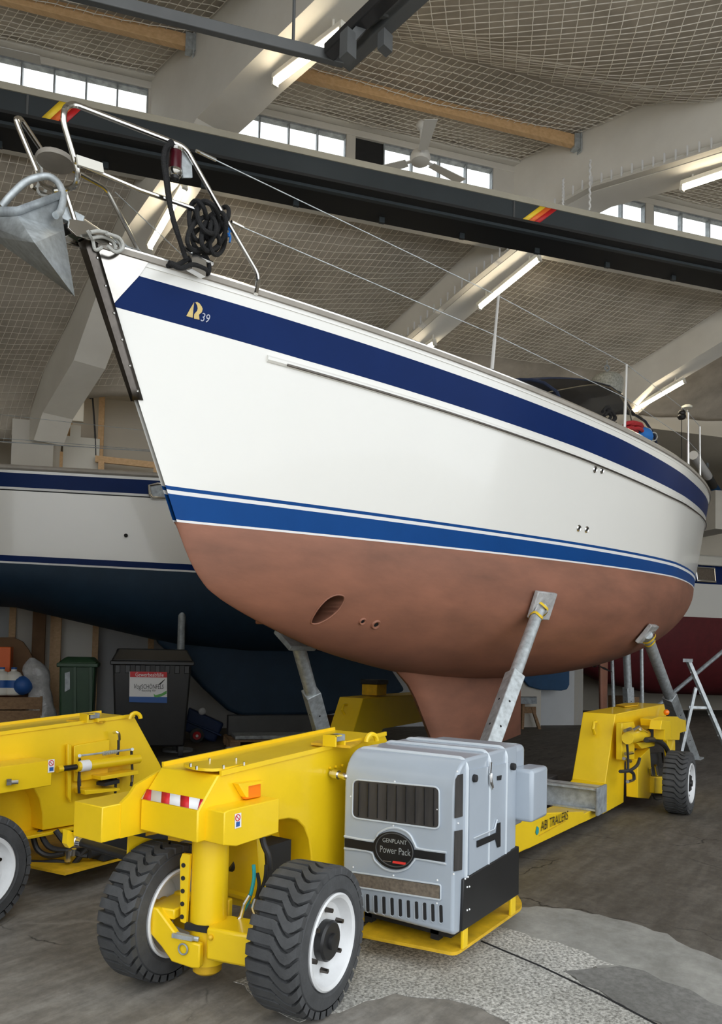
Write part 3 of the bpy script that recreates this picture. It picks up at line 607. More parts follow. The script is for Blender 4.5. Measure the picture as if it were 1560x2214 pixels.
# transom
nr = len(G)
for r in range(nr - 1):
    a, b = bw(G[r, -1]), bw(G[r + 1, -1]); a2, b2 = bw(G[r, -1] * np.array([1, -1, 1])), bw(G[r + 1, -1] * np.array([1, -1, 1])); hull.add([a, b, b2, a2], [(0, 1, 2, 3)], mats[r])
hull_o = hull.build('hull', [M['gel'], M['navy'], M['blue'], M['white'], M['copper']], yacht, ang=42, weld=True)
bvh = BVHTree.FromPolygons([Vector(v) for v in hull.v], hull.f)
def on_hull(x, y, lift=0.):
    v = ray(x, y); h = bvh.ray_cast(Vector(EYEP), Vector(nrm(v)))
    p, n = np.array(h[0]), np.array(h[1]); n = n if n @ v < 0 else -n; return p + n * lift, n
# deck, toe rail, rubbing strake
ud = np.linspace(0, 1, 70); D = []
for u in ud:
    b, z = sheer(u * 11.6); D.append([(u * 11.6, float(b) * f, float(z) - .03 + .07 * (1 - f * f) * min(1, u * 6)) for f in np.linspace(-1, 1, 11)])
MB().grid(bw(np.array(D))).build('deck', M['gel'], yacht)
for sgn in (-1, 1):
    tr = MB(); L = []
    for u in np.linspace(0.004, 1, 90):
        b, z = sheer(u * 11.6); b = float(b) + .012; L.append((u * 11.6, b, float(z)))
    P = [[bw((s, sgn * (b - .03), z - .004)), bw((s, sgn * (b + .006), z - .004)), bw((s, sgn * (b + .004), z + .028)), bw((s, sgn * (b - .024), z + .03)), bw((s, sgn * (b - .03), z - .004))] for s, b, z in L]
    tr.grid(P).build('toe_rail', M['teak'], yacht)
    tc = MB(); tc.tube([bw((s, sgn * (b - .008), z + .034)) for s, b, z in L], .011, 6); tc.build('rail_capping', M['steel'], yacht)
    rs = MB(); rc = MB(); Q = []
    for u in np.linspace(.077, 1, 90):
        b, z = sheer(u * 11.6); off = float(np.interp(u, [0, .2, .35, .52, 1], [.338, .347, .362, .40, .43])); q = topside(u, off / float(z)); Q.append(q * np.array([1, -sgn, 1]))
    Wq = [bw(q) for q in Q]; rs.tube(Wq, .021, 8); rs.build('rubbing_strake', M['gel'], yacht)
    rc.tube([bw(q + np.array([0, sgn * .019, -.012])) for q in Q[1:]], .0075, 6); rc.build('strake_strip', M['darksteel'], yacht)
tw = MB(); b_, z_ = sheer(11.6); tw.tube([bw((11.61, float(b_) * f, float(z_) + .02)) for f in np.linspace(-1, 1, 9)], .02, 8); tw.build('toe_rail', M['teak'], yacht)
# stem fittings
for sgn in (1, -1):
    Gp = []
    for v in np.linspace(0, .2, 10):
        smax = float(np.interp(v, [0, .06, .2], [.30, .265, .15])); row = []
        for f in np.linspace(0, 1, 10):
            s_at = S0 * v; u = (s_at + (smax - s_at) * f - S0 * v) / (11.6 * (1 - v) + (11 - S0) * v); q = topside(max(u, 0), v); row.append(bw((q[0], sgn * (q[1] - .005), q[2])))
        Gp.append(row)
    MB().grid(Gp).build('bow_plate', M['bowsteel'], yacht)
sp = MB(); ring = []
for v in np.linspace(-.01, .53, 14):
    h = float(np.interp(v, [0, .53], [.05, .026])); s = S0 * v; z = F0 * (1 - v)
    ring.append([bw((s + .03, -h, z)), bw((s - .0, -h * .9, z - .004)), bw((s - .022, -h * .5, z - .012)), bw((s - .022, h * .5, z - .012)), bw((s - .0, h * .9, z - .004)), bw((s + .03, h, z))])
sp.grid(ring).build('stem_guard', M['darksteel'], yacht, solid=.004)
for v in np.linspace(.05, .5, 6): s = S0 * v; z = F0 * (1 - v); MB().sphere(bw((s + .006, -float(np.interp(v, [0, .53], [.047, .025])), z)), .009, 8).build('bolt', M['chrome'], yacht)
# bow roller and windlass plates
br = MB(); br.hexa([bw(q) for q in [(-.10, -.05, 1.405), (.2, -.05, 1.42), (.2, .05, 1.42), (-.10, .05, 1.405), (-.10, -.05, 1.42), (.2, -.05, 1.435), (.2, .05, 1.435), (-.10, .05, 1.42)]])
for sgn in (-1, 1): br.prism([bw((s, sgn * .05, z)) for s, z in [(-.15, 1.40), (-.10, 1.38), (.1, 1.42), (.14, 1.46), (-.05, 1.48), (-.14, 1.45)]], bw((0, sgn * .012, 0)) - bw((0, 0, 0)))
br.build('bow_roller', M['steel'], yacht, bevel=.002)
MB().cyl(bw((-.11, -.046, 1.43)), bw((-.11, .046, 1.43)), .025, seg=14).build('roller_wheel', M['blackmatt'], yacht)
# pulpit
def pb(x, y, b): return bw(onb(x, y, b))
pu = MB(); R_ = .0135
bN, bF = -.2, .2
near = [pb(165, 398, -.12), pb(170, 375, -.17), pb(136, 262, bN), pb(140, 232, bN), pb(158, 224, bN), pb(365, 304, -.30), pb(400, 318, -.34), pb(470, 442, -.36), pb(560, 596, -.40), pb(553, 636, -.41)]
pu.tube(rnd_path([pb(118, 412, 0)] + [pb(150, 408, -.06)] + near, .05), R_, 10)
far = [pb(118, 412, 0), pb(92, 400, .10), pb(84, 380, .15), pb(40, 275, bF), pb(34, 258, bF), pb(44, 256, bF + .02), pb(97, 335, .36)]
mir = lambda q: q * np.array([1, -1, 1])
tail = [bw(mir(onb(400, 318, -.34))), bw(mir(onb(560, 596, -.40))), bw(mir(onb(553, 636, -.41)))]
pu.tube(rnd_path(far + tail, .04), R_, 10)
pu.tube([pb(160, 350, -.18), pb(300, 410, -.25), pb(420, 452, -.33)], R_ * .85, 8)
pu.tube([bw(mir(onb(160, 350, -.18))), bw(mir(onb(420, 452, -.33)))], R_ * .85, 8)
pu.tube([pb(140, 412, 0), pb(172, 512, 0)], R_, 8)
pu.build('pulpit', M['steel'], yacht)
st = MB(); a0 = onb(120, 348, 0); st.lathe([(.085, -.012), (.092, 0), (.085, .012)], bw(a0), (0, 0, 1), 22); st.build('pulpit_seat', M['teak'], yacht)
sg = MB(); q0, q1 = pb(166, 346, -.21), pb(222, 364, -.23); sg.beam(q0, q1, .012, .045); sg.build('rail_plate', M['lampwhite'], yacht)
# stanchions and lifelines
tops = []
for (x0, y0), (x1, y1), nm in (((1069, 812), (1077, 640), 1), ((1355, 936), (1354, 788), 2), ((1492, 1018), (1487, 892), 3), ((1517, 1045), (1512, 922), 4)):
    p, n = on_hull(x0, y0 + 6); q = tob(p); b, z = sheer(q[0]); base = np.array([q[0], -float(b) + .03, float(z) + .02])
    v = onb(x1, y1, base[1]); top = bw(v)
    for sgn in (1, -1):
        b0, t0 = bw(base * np.array([1, sgn, 1])), bw(v * np.array([1, sgn, 1])); s_ = MB(); s_.tube([b0, b0 + (t0 - b0) * .45], .0135, 8); s_.tube([b0 + (t0 - b0) * .45, t0], .0105, 8)
        so = s_.build('stanchion', M['polish'], yacht); MB().cyl(b0 - UP * .01, b0 + (t0 - b0) * .06, .02, seg=10).build('stanchion_base', M['black'] if sgn == 1 else M['steel'], so)
    tops.append((b0, base, v))
for sgn in (1, -1):
    mm = np.array([1, sgn, 1]); w1 = [onb(424, 326, -.35)] + [t[2] for t in tops]; w2 = [onb(512, 486, -.38)] + [t[1] + (t[2] - t[1]) * .5 for t in tops]
    for wv in (w1, w2): MB().tube([bw(q * mm) for q in wv], .0032, 6).build('lifeline', M['galv'] if wv is w1 else M['galv'], yacht)
sgl = MB(); sgl.tube([pb(424, 326, -.35), pb(466, 346, -.36)], .009, 8); sgl.tube([pb(500, 480, -.38), pb(525, 492, -.39)], .011, 8); sgl.build('turnbuckle', M['steel'], yacht)
# bow navigation light
nl = onb(379, 348, -.30); c = bw(nl)
MB().cyl(c - UP * .052, c + UP * .05, .033, seg=20).build('navigation_light', M['redlens'], yacht)
nn = yacht.children[-1]; k = MB(); k.lathe([(.03, .068), (.036, .06), (.036, .045), (.03, .045)], c, (0, 0, 1), 20); k.lathe([(.036, -.05), (.038, -.065), (.03, -.08), (.022, -.085)], c, (0, 0, 1), 20); k.build('light_housing', M['steel'], nn)
k = MB(); k.lathe([(.024, -.08), (.022, -.10), (.012, -.108)], c, (0, 0, 1), 14); k.build('cable_gland', M['black'], nn)
k = MB(); k.hexa([pb(388, 318, -.31), pb(414, 346, -.33), pb(416, 384, -.34), pb(396, 384, -.32)] + [p + np.array([0, .012, 0]) for p in (pb(388, 318, -.31), pb(414, 346, -.33), pb(416, 384, -.34), pb(396, 384, -.32))]); k.build('light_bracket', M['galv'], nn)
# cleats
for sgn in (-1, 1):
    cl = MB(); q = onb(425, 580, -.30); q = np.array([q[0], .30 * sgn, sheer(q[0])[1] + .075]); cl.tube([bw(q + np.array([-.12, 0, .015])), bw(q), bw(q + np.array([.12, 0, .015]))], .013, 8); cl.box(*(bw(q) - np.array([.05, .02, .09])), *(bw(q) + np.array([.05, .02, 0]))); cl.build('cleat', M['chrome'], yacht)
# keel, rudder, propeller
kp = [(3.1, -.9), (3.27, -1.0), (3.42, -1.12), (3.55, -1.26), (3.85, -1.66), (4.02, -1.86), (6.13, -1.86), (6.13, -1.0)]
def foil(poly, th, name, m, z0, z1):
    G = []; zs = np.linspace(z0, z1, 16); le = sorted([(z, s) for s, z in poly[0]]); te = sorted([(z, s) for s, z in poly[1]])
    for z in zs:
        a = np.interp(z, [p[0] for p in le], [p[1] for p in le]); b = np.interp(z, [p[0] for p in te], [p[1] for p in te]); row = []
        for t in np.concatenate([np.linspace(0, 1, 14) ** 1.6, (np.linspace(1, 0, 14) ** 1.6)[1:]]): row.append(t)
        R = [bw((a + (b - a) * t, (1 if i < 14 else -1) * th * 2.6 * (math.sqrt(max(t, 0)) - t) * (1 if i not in (0, 26) else 0) + (1 if i < 14 else -1) * .0, z)) for i, t in enumerate(row)]
        G.append(R)
    mb = MB(); mb.grid(G); n = len(G[0]); mb.add(G[0], [tuple(range(n))]); mb.add(G[-1], [tuple(range(n))]); return mb.build(name, m, yacht, ang=50)
foil(([(2.95, -.86), (3.2, -.99), (3.42, -1.13), (3.55, -1.26), (3.85, -1.66), (4.02, -1.88)], [(6.13, -.86), (6.13, -1.88)]), .17, 'keel', M['copper'], -1.88, -.86)
foil(([(9.42, -.6), (9.5, -2.0)], [(9.95, -.6), (9.85, -2.0)]), .06, 'rudder', M['copper'], -1.95, -.62)
pr = MB(); c = bw((9.15, 0, -1.12)); pr.cyl(bw((8.4, 0, -1.0)), c, .02, seg=10); pr.lathe([(.03, -.05), (.05, 0), (.04, .06), (.01, .09)], c, (1, 0, 0), 14); pr.build('propeller_hub', M['darksteel'], yacht)
for k in range(2):
    a = math.radians(205 + 155 * k); d = np.array([.25, math.cos(a), math.sin(a)]); s = np.array([.8, -math.sin(a) * .5, .3]); MB().prism([c + d * .05, c + d * .15 + s * .05, c + d * .27, c + d * .15 - s * .05], (.012, 0, .004)).build('propeller_blade', M['blackmatt'], yacht)
# bow thruster tunnel and skin fittings
p, n = on_hull(708, 1316, .0); e1 = nrm(on_hull(722, 1300)[0] - on_hull(694, 1332)[0]); e2 = nrm(np.cross(n, e1))
def skin_ring(px, py, r, name, m, r2=None, aspect=1.):
    p, n = on_hull(px, py); e1 = nrm(np.cross(n, UP)); e2 = np.cross(e1, n); mb = MB(); mb.lathe([(r * .45, -.004), (r * .5, .008), (r * .8, .012), (r, .004), (r, -.01)], p, n, 18, cap=False); o_ = mb.build(name, m, yacht); MB().lathe([(r * .5, .0035), (r * .05, .0035)], p, n, 18).build('opening', M['blackmatt'], o_); return o_
Gt = []
cc = [(672, 1346), (676, 1334), (688, 1315), (706, 1296), (724, 1287), (738, 1287), (744, 1292), (741, 1304), (728, 1322), (708, 1338), (690, 1347), (678, 1349)]
rim = [on_hull(x, y)[0] for x, y in smooth_path([np.array(q, float) for q in cc], 5, True)] if 0 else [on_hull(*q)[0] for q in smooth_path([np.array(q, float) for q in cc], 5, True)]
nn_ = np.mean([on_hull(*q)[1] for q in cc], axis=0); cen = np.mean(rim, axis=0); inw = np.array([0, 1, 0.])
# the tunnel itself: an opening cut in the hull skin with a tube through to the other side
bmh = bmesh.new(); bmh.from_mesh(hull_o.data); bmh.faces.ensure_lookup_table()
cut_r = .12
tun = MB(); axis_y = bw((0, 1, 0)) - bw((0, 0, 0)); axis_y = nrm(axis_y)
tq = tob(cen)
bpy.context.view_layer.update()
cutm = MB(); cutm.add(rim + [r + axis_y * 2 * abs(tq[1]) * BS * 1.0 for r in rim], [])
k = len(rim); lip = [r - axis_y * .06 for r in rim]; deep = [r + axis_y * max(.3, 2 * abs(tq[1]) * BS + .08) for r in rim]
cutter = MB(); cutter.add(lip + deep, [tuple(range(k))[::-1], tuple(range(k, 2 * k))] + [(i, (i + 1) % k, k + (i + 1) % k, k + i) for i in range(k)])
bmh.free()
co = cutter.build('cutter', M['copper'])
bo = hull_o.modifiers.new('tunnel', 'BOOLEAN'); bo.operation = 'DIFFERENCE'; bo.object = co; bo.solver = 'EXACT'; bo.use_self = False
dg = bpy.context.evaluated_depsgraph_get(); dg.update(); newme = bpy.data.meshes.new_from_object(hull_o.evaluated_get(dg)); nf0, nf1 = len(hull_o.data.polygons), len(newme.polygons)
hull_o.modifiers.clear(); bpy.data.objects.remove(co)
if nf1 > nf0 * .9: hull_o.data = newme; newme.set_sharp_from_angle(angle=math.radians(42))
print('TUNNEL', nf0, nf1, tq)
tn = MB(); tn.add([r + axis_y * .004 for r in rim] + [d - axis_y * .085 for d in deep], [(i, (i + 1) % k, k + (i + 1) % k, k + i) for i in range(k)]); tn.build('thruster_tunnel', M['copper'], yacht)
lipm = MB(); lipm.tube([r for r in rim], .006, 6, closed=True); lipm.build('tunnel_lip', M['copper'], yacht)
for x, y, r in ((783, 1343, .03), (812, 1350, .04)): skin_ring(x, y, r, 'skin_fitting', M['copper'])
for x, y in ((1285, 1015), (1300, 1017), (1250, 1142), (1267, 1145)): skin_ring(x, y, .03, 'through_hull_outlet', M['steel'])
# sail-shaped R emblem and the 39
lp, ln = on_hull(430, 678); ex = nrm(on_hull(455, 686)[0] - on_hull(405, 672)[0]); ey = nrm(np.cross(ln, ex)); 
def hull_decal(polys, name, m):
    mb = MB()
    for poly in polys:
        vs = [on_hull(x, y, .003)[0] for x, y in poly]; mb.prism(vs, ln * .0015)
    return mb.build(name, m, yacht)
def zpx(L): return [(370 + x / 13, 630 + y / 13) for x, y in L]
hull_decal([zpx([(415, 695), (520, 500), (635, 310), (615, 500), (595, 745)])], 'sail_emblem', M['gold'])
hull_decal([zpx(L) for L in ([(670, 310), (720, 300), (790, 345), (720, 400)], [(720, 400), (790, 345), (850, 430), (735, 480)], [(735, 480), (850, 430), (875, 500), (720, 550)], [(720, 550), (875, 500), (850, 590), (640, 640)], [(640, 640), (850, 590), (770, 660), (630, 730)], [(630, 730), (770, 660), (785, 800), (640, 770)])], 'sail_emblem', M['gold'])
t0 = on_hull(431.5, 693.5, .004)[0]; tm = text_mb('39', t0, ex, ey, .066, .0, .2, (.8, 1)); tm.build('model_number', M['greyletter'], yacht)
# coachroof, windscreen canopy
cr = []
for s in np.linspace(3.2, 9.3, 30):
    b, z = sheer(s); f = min(1, (s - 3.2) / 1.2); hb = float(b) * .62 * (0.5 + .5 * f); hz = .16 * (1 - (1 - f) ** 2) + .03; 
    cr.append([(s, -hb, float(z) - .02), (s, -hb * .96, float(z) + hz * .6), (s, -hb * .85, float(z) + hz), (s, -hb * .4, float(z) + hz + .05), (s, 0, float(z) + hz + .07), (s, hb * .4, float(z) + hz + .05), (s, hb * .85, float(z) + hz), (s, hb * .96, float(z) + hz * .6), (s, hb, float(z) - .02)])
MB().grid(bw(np.array(cr))).build('coachroof', M['gel'], yacht)
# canopy over the companionway (canvas with clear front windows)
def canopy():
    c0 = onb(1108, 824, -.9); c1 = onb(1335, 890, -.9); s0, s1 = c0[0], c1[0]
    G = []; n = 16
    prof = [(1100, 822), (1150, 816), (1190, 815), (1240, 818), (1280, 827), (1305, 845), (1320, 865), (1338, 892)]
    P = [onb(x, y, -.35) for x, y in prof]; S = [p[0] for p in P]; Z = [p[2] for p in P]
    for s, z in zip(np.linspace(S[0], S[-1], 22), np.interp(np.linspace(S[0], S[-1], 22), S, Z)):
        b, zs = sheer(s); hb = 1.0; row = []
        for f in np.linspace(-1, 1, n): row.append((s, hb * f, zs + .12 + (z - zs - .12) * math.sqrt(max(0, 1 - abs(f) ** 4.0 * .98))))
        G.append(row)
    G = bw(np.array(G)); m = MB(); m.grid(G[:, 3:13]); o = m.build('spray_hood', M['canvas'], yacht, solid=.008)
    MB().grid(G[:, :4]).build('clear_window', M['vinyl'], o); MB().grid(G[:, 12:]).build('clear_window', M['vinyl'], o)
    MB().tube(list(G[-1]), .018, 6).build('hem', M['canvas'], o); MB().tube(list(G[0]), .016, 6).build('hem', M['canvas'], o)
    fr = MB(); fr.tube(list(G[14] - UP * .02), .011, 8); fr.build('hood_frame', M['steel'], o)
canopy()
# plough anchor with hoop on the bow roller
an = thing('plough_anchor', 'galvanised plough anchor with curved roll bar hanging at the bow', 'anchor', bw((-.25, 0, 1.2)))
def ap(x, y, d): return atd(x, y, d)
R0, R1, T = ap(38, 468, 3.38), ap(75, 525, 3.24), ap(161, 640, 3.50)
W0, W1 = ap(128, 430, 3.52), ap(137, 500, 3.56); L0, L1 = ap(-70, 470, 3.58), ap(-20, 510, 3.58)
bl = MB(); bl.add([R0, R1, T, W0, W1, L0, L1], [(0, 3, 4, 1), (1, 4, 2), (5, 0, 1, 6), (6, 1, 2)]); bl.build('fluke', M['galv'], an, ang=5, solid=.014)
rm = MB(); rt = [ap(128, 414, 3.52), ap(36, 448, 3.36), ap(-70, 448, 3.58)]; rb = [W0, R0, L0]
rm.add(rt + rb, [(0, 1, 4, 3), (1, 2, 5, 4)]); rm.build('rear_flange', M['galvdark'], an, ang=5, solid=.024)
MB().tube(smooth_path([ap(4, 446, 3.5), ap(26, 420, 3.5), ap(58, 392, 3.52), ap(100, 381, 3.54), ap(126, 396, 3.54), ap(136, 425, 3.53), ap(131, 456, 3.5), ap(120, 466, 3.46)], 6), .0165, 12).build('roll_bar', M['galv'], an)
sh = MB(); sh.beam(ap(95, 440, 3.62), bw((-.02, 0, 1.50)), .03, .07); sh.build('shank', M['galv'], an, bevel=.004)
ch = MB()
for k in range(7):
    p = bw((.02 + .055 * k, .0, 1.475 + .004 * k)); d = np.array([1, .0, 0]); w_ = np.array([0, 1, 0]) if k % 2 else UP
    ch.tube([p + .035 * math.cos(a) * d + .016 * math.sin(a) * w_ for a in np.linspace(0, 2 * PI, 14, False)], .006, 6, True)
ch.build('chain', M['galv'], an)['kind'] = 'stuff'
# ropes at the bow
def coil(name, label, cat, base, m, loops, r, parent_pts=None):
    mb = MB()
    for L in loops: mb.tube(smooth_path(L, 8), r, 8)
    o = mb.build(name, m); tag(o, label, cat); return o
rp = lambda x, y, b: pb(x, y, b)
L = []
def loop(cx, cy, rx, ry, tilt, b, db=.04):
    P = []
    for a in np.linspace(0, 2 * PI, 12): x = cx + rx * math.cos(a) * math.cos(tilt) - ry * math.sin(a) * math.sin(tilt); y = cy + rx * math.cos(a) * math.sin(tilt) + ry * math.sin(a) * math.cos(tilt); P.append(rp(x, y, b + db * math.sin(2 * a)))
    return P
for q in [(428, 478, 19, 44, -.1, -.34), (440, 490, 24, 52, .15, -.30), (462, 500, 24, 44, .35, -.36), (470, 515, 17, 36, .1, -.33), (450, 470, 22, 36, -.35, -.38), (445, 520, 30, 26, .5, -.31), (474, 478, 14, 34, .5, -.35), (436, 505, 26, 40, .6, -.37)]: L.append(loop(*q))
L.append([rp(x, y, -.33) for x, y in [(418, 448), (428, 470), (440, 500), (452, 520), (470, 500), (480, 470), (488, 480)]])
L.append([rp(x, y, -.30) for x, y in [(420, 540), (430, 555), (445, 556), (452, 575), (450, 590), (446, 592)]])
L.append([rp(x, y, -.29) for x, y in [(362, 575), (385, 572), (405, 560), (425, 550), (440, 535)]])
L.append([rp(x, y, -.32) for x, y in [(365, 568), (390, 580), (415, 572), (440, 580), (450, 588)]])
L.append([rp(x, y, -.33) for x, y in [(372, 312), (358, 320), (353, 345), (357, 380), (364, 430), (375, 480), (392, 530), (402, 560)]])
L.append([rp(x, y, -.31) for x, y in [(376, 314), (368, 306), (362, 325), (359, 360), (363, 400), (370, 455), (384, 505), (400, 556)]])
coil('mooring_rope', 'black mooring rope coiled and hung from the bow rail above the cleat', 'rope', None, M['rope'], L, .0125)
o = MB()
for q in ((492, 500), (494, 512)): o.tube(smooth_path([rp(482, q[1] - 8, -.36), rp(q[0], q[1] - 6, -.36), rp(q[0] + 4, q[1], -.36), rp(q[0] + 2, q[1] + 12, -.36)], 5), .006, 6)
tag(o.build('rope_end', M['bluerope']), 'short bright blue rope end beside the black coil', 'rope')
L = [[rp(x, y, b) for x, y in P] for P, b in (([(195, 502), (215, 500), (240, 508), (258, 525), (262, 538)], -.10), ([(198, 515), (222, 512), (244, 522), (250, 540)], -.08), ([(190, 508), (210, 520), (232, 526), (246, 536)], -.05), ([(230, 505), (258, 515), (266, 535), (250, 545), (232, 532)], -.12), ([(188, 498), (200, 520), (206, 540), (220, 535)], -.06))]
coil('grey_rope', 'light grey rope lying in loops on deck behind the stem', 'rope', None, M['greyrope'], L, .009)
L = [[rp(x, y, b) for x, y in P] for P, b in (([(84, 340), (98, 322), (115, 326), (124, 338)], .22), ([(80, 352), (92, 332), (108, 328), (118, 340)], .24), ([(84, 330), (82, 350), (90, 368), (84, 395), (80, 410), (95, 418), (100, 405)], .2), ([(78, 402), (86, 420), (102, 424)], .18))]
coil('grey_rope', 'light grey rope wrapped around the far bow rail and seat', 'rope', None, M['greyrope'], L, .0075)
# things on the aft deck
L = []
for k in range(9):
    cx, cy = (1372 + random.uniform(-12, 16), 926 + random.uniform(-6, 10)); L.append([rp(cx + 14 * math.cos(a), cy + 9 * math.sin(a), -1.25 + .1 * math.sin(a)) for a in np.linspace(0, 2 * PI, 9)])
coil('red_rope', 'red rope coiled on the side deck behind the aft stanchion', 'rope', None, M['redrope'], L, .02)
fb = MB(); c = pb(1388, 943, -1.25); fb.sphere(c, .13, 16, sc=(1.3, .9, .75)); tag(fb.build('sail_bag', M['bluerope'], ang=60), 'blue bag lying on the deck beside the red rope', 'bag')
L = [[rp(1412 + 8 * math.cos(a) - k * 12, 944 - k * 9 + 9 * math.sin(a), -1.2) for a in np.linspace(0, 2 * PI, 9)] for k in range(2)]
coil('white_rope', 'small white rope loop next to the blue bag', 'rope', None, M['greyrope'], L, .008)
L = [[rp(x, y, -1.0) for x, y in P] for P in ([(1302, 890), (1312, 880), (1322, 892), (1330, 905), (1318, 912)], [(1305, 900), (1318, 888), (1328, 900), (1320, 915), (1308, 905)], [(1310, 885), (1320, 900), (1312, 912), (1330, 915)])]
coil('winch_lines', 'dark tangled lines by the canopy edge', 'rope', None, M['rope'], L, .018)
# horseshoe style buoy pole at the stern
bs_ = MB(); t = thing('buoy_pole', 'rolled white, grey and blue pole buoy tied across the stern rail', 'buoy', pb(1500, 985, -.9))
pts = [(1498, 984, 1530, 1030, 'white'), (1530, 1030, 1541, 1050, 'rail'), (1541, 1050, 1549, 1062, 'bluerope'), (1549, 1062, 1556, 1073, 'rail'), (1556, 1073, 1580, 1108, 'white')]
for x0, y0, x1, y1, mm in pts: MB().cyl(pb(x0, y0, -.7), pb(x1, y1, -.7), .085, seg=14).build('pole_section', M[mm], t)
# antennas at the stern rail
ar = MB(); ar.lathe([(.02, 0), (.085, .01), (.09, .04), (.06, .06)], pb(1484, 884, -.9), (0, 0, 1), 16); ar.cyl(pb(1485, 886, -.9), pb(1489, 1010, -.9), .012, seg=8); tag(ar.build('antenna', M['lampwhite']), 'white mushroom antenna on a thin mast at the stern', 'antenna')
ar = MB(); c = pb(1473, 893, -.9); ar.sphere(c, .06, 12); ar.lathe([(.05, -.02), (.07, -.06), (.05, -.1)], c, (0, 0, 1), 12); ar.cyl(c - UP * .08, c - UP * .85, .006, seg=6); tag(ar.build('stern_lamp', M['black']), 'black stern lamp with dangling cord beside the antenna', 'lamp')
ar = MB(); ar.tube([pb(1516, 926, -.6), pb(1520, 960, -.6), pb(1526, 985, -.6), pb(1529, 1010, -.6)], .03, 8); tag(ar.build('rolled_flag', M['galvdark']), 'dark rolled flag behind the last stanchion', 'flag')
# woven lantern drum beyond the canopy
wl = thing('woven_lantern', 'white woven drum with green glass base behind the canopy', 'lantern', atd(1311, 850, 11.3))
c = atd(1311, 836, 11.3)
MB().lathe([(.225, -.13), (.25, -.02), (.24, .1), (.19, .16), (.05, .2)], c, (0, 0, 1), 28).build('woven_shell', M['basket'], wl)
MB().lathe([(.10, -.34), (.2, -.29), (.225, -.14)], c, (0, 0, 1), 28).build('glass_base', M['basketgreen'], wl)
hk = MB(); hk.tube(arc(c + UP * .29, H1, UP, .04, 0, 2 * PI, 14), .012, 6); hk.cyl(c + UP * .19, c + UP * .26, .02, seg=8); hk.cyl(c + UP * .33, (c[0], c[1], 5.9), .006, seg=5); hk.build('hook', M['galvdark'], wl)
# ------------------------------------------------------------------ the yellow boat transporter
tp = thing('boat_transporter', 'yellow self-propelled boat transporter with twin arms carrying the white yacht', 'boat transporter', (4.2, 3.2, 0))
Yl, Gv = M['yellow'], M['galv']
def wheel(c, ax, W=.235, R=.272, deep=False, parent=tp, ph=0.):
    c = np.asarray(c, float); ax = nrm(ax); u = nrm(np.cross(ax, UP)); w = np.cross(ax, u); h = W / 2; Rb = R - .02
    t = MB(); t.lathe([(R * .64, -h + .012), (R * .70, -h), (R * .86, -h + .004), (Rb - .012, -h + .012), (Rb, -h + .03), (Rb, h - .03), (Rb - .012, h - .012), (R * .86, h - .004), (R * .70, h), (R * .64, h - .012)], c, ax, 56, cap=False)
    ro = lambda a, r, x: c + ax * x + r * (math.cos(a) * u + math.sin(a) * w)
    N = 33
    for sd in (-1, 1):
        for k in range(N):
            a0 = ph + 2 * PI * (k + (.5 if sd > 0 else 0)) / N; xs = np.linspace(h - .006, -.012, 7) * sd; rows = []
            for j, x in enumerate(xs):
                f = j / 6; a = a0 + (.11 * math.sin(f * PI * 1.4) if sd > 0 else .02 * f); hw = .076 * (1 - .08 * f) if f < .95 else .05; rt = R - (.007 if j == 0 else 0); rb = Rb - .012
                rows.append([ro(a - hw, rb, x), ro(a - hw * .9, rt, x), ro(a + hw * .9, rt, x), ro(a + hw, rb, x)])
            o = len(t.v); t.v.extend([tuple(p) for r in rows for p in r])
            for j in range(6):
                for q in range(3): t.f.append((o + j * 4 + q, o + j * 4 + q + 1, o + j * 4 + 4 + q + 1, o + j * 4 + 4 + q)); t.m.append(0)
            t.f += [(o, o + 1, o + 2, o + 3), (o + 24, o + 25, o + 26, o + 27)]; t.m += [0, 0]
    o = t.build('wheel', M['rubber'], parent, ang=30); o['label'] = 'black lugged rubber tyre'
    r = MB(); r.lathe([(R * .64, h - .016), (R * .645, h - .002), (R * .62, h + .003), (R * .575, h - .004), (R * .55, h - .02), (R * .53, h - .032), (R * .50, h - .042 if not deep else h - .085), (R * .46, h - .045 if not deep else h - .17), (R * .1, h - .045 if not deep else h - .19)], c, ax, 48, cap=False)
    r.lathe([(R * .64, -h + .016), (R * .62, -h), (R * .56, -h + .02), (R * .52, -h + .06), (.05, -h + .1)], c, ax, 40, cap=False); r.build('rim', M['rim'], o)
    d = h - .045
    if not deep:
        MB().lathe([(.074, d - .005), (.074, d + .028), (.066, d + .036), (.03, d + .037), (.028, d + .05), (.012, d + .052)], c, ax, 28).build('hub_cap', M['black'], o)
        for k in range(6):
            a = 2 * PI * k / 6 + .4; MB().cyl(c + ax * d + .108 * (math.cos(a) * u + math.sin(a) * w), c + ax * (d + .03) + .108 * (math.cos(a) * u + math.sin(a) * w), .011, .009, 6).build('wheel_nut', M['darksteel'], o)
    else: MB().lathe([(.085, h - .2), (.085, h - .12), (.05, h - .1), (.045, h - .04)], c, ax, 24).build('hub', M['yellow_worn'], o)
    return o
def mirY(P, yc): return [np.array([p[0], 2 * yc - p[1], p[2]]) for p in P]
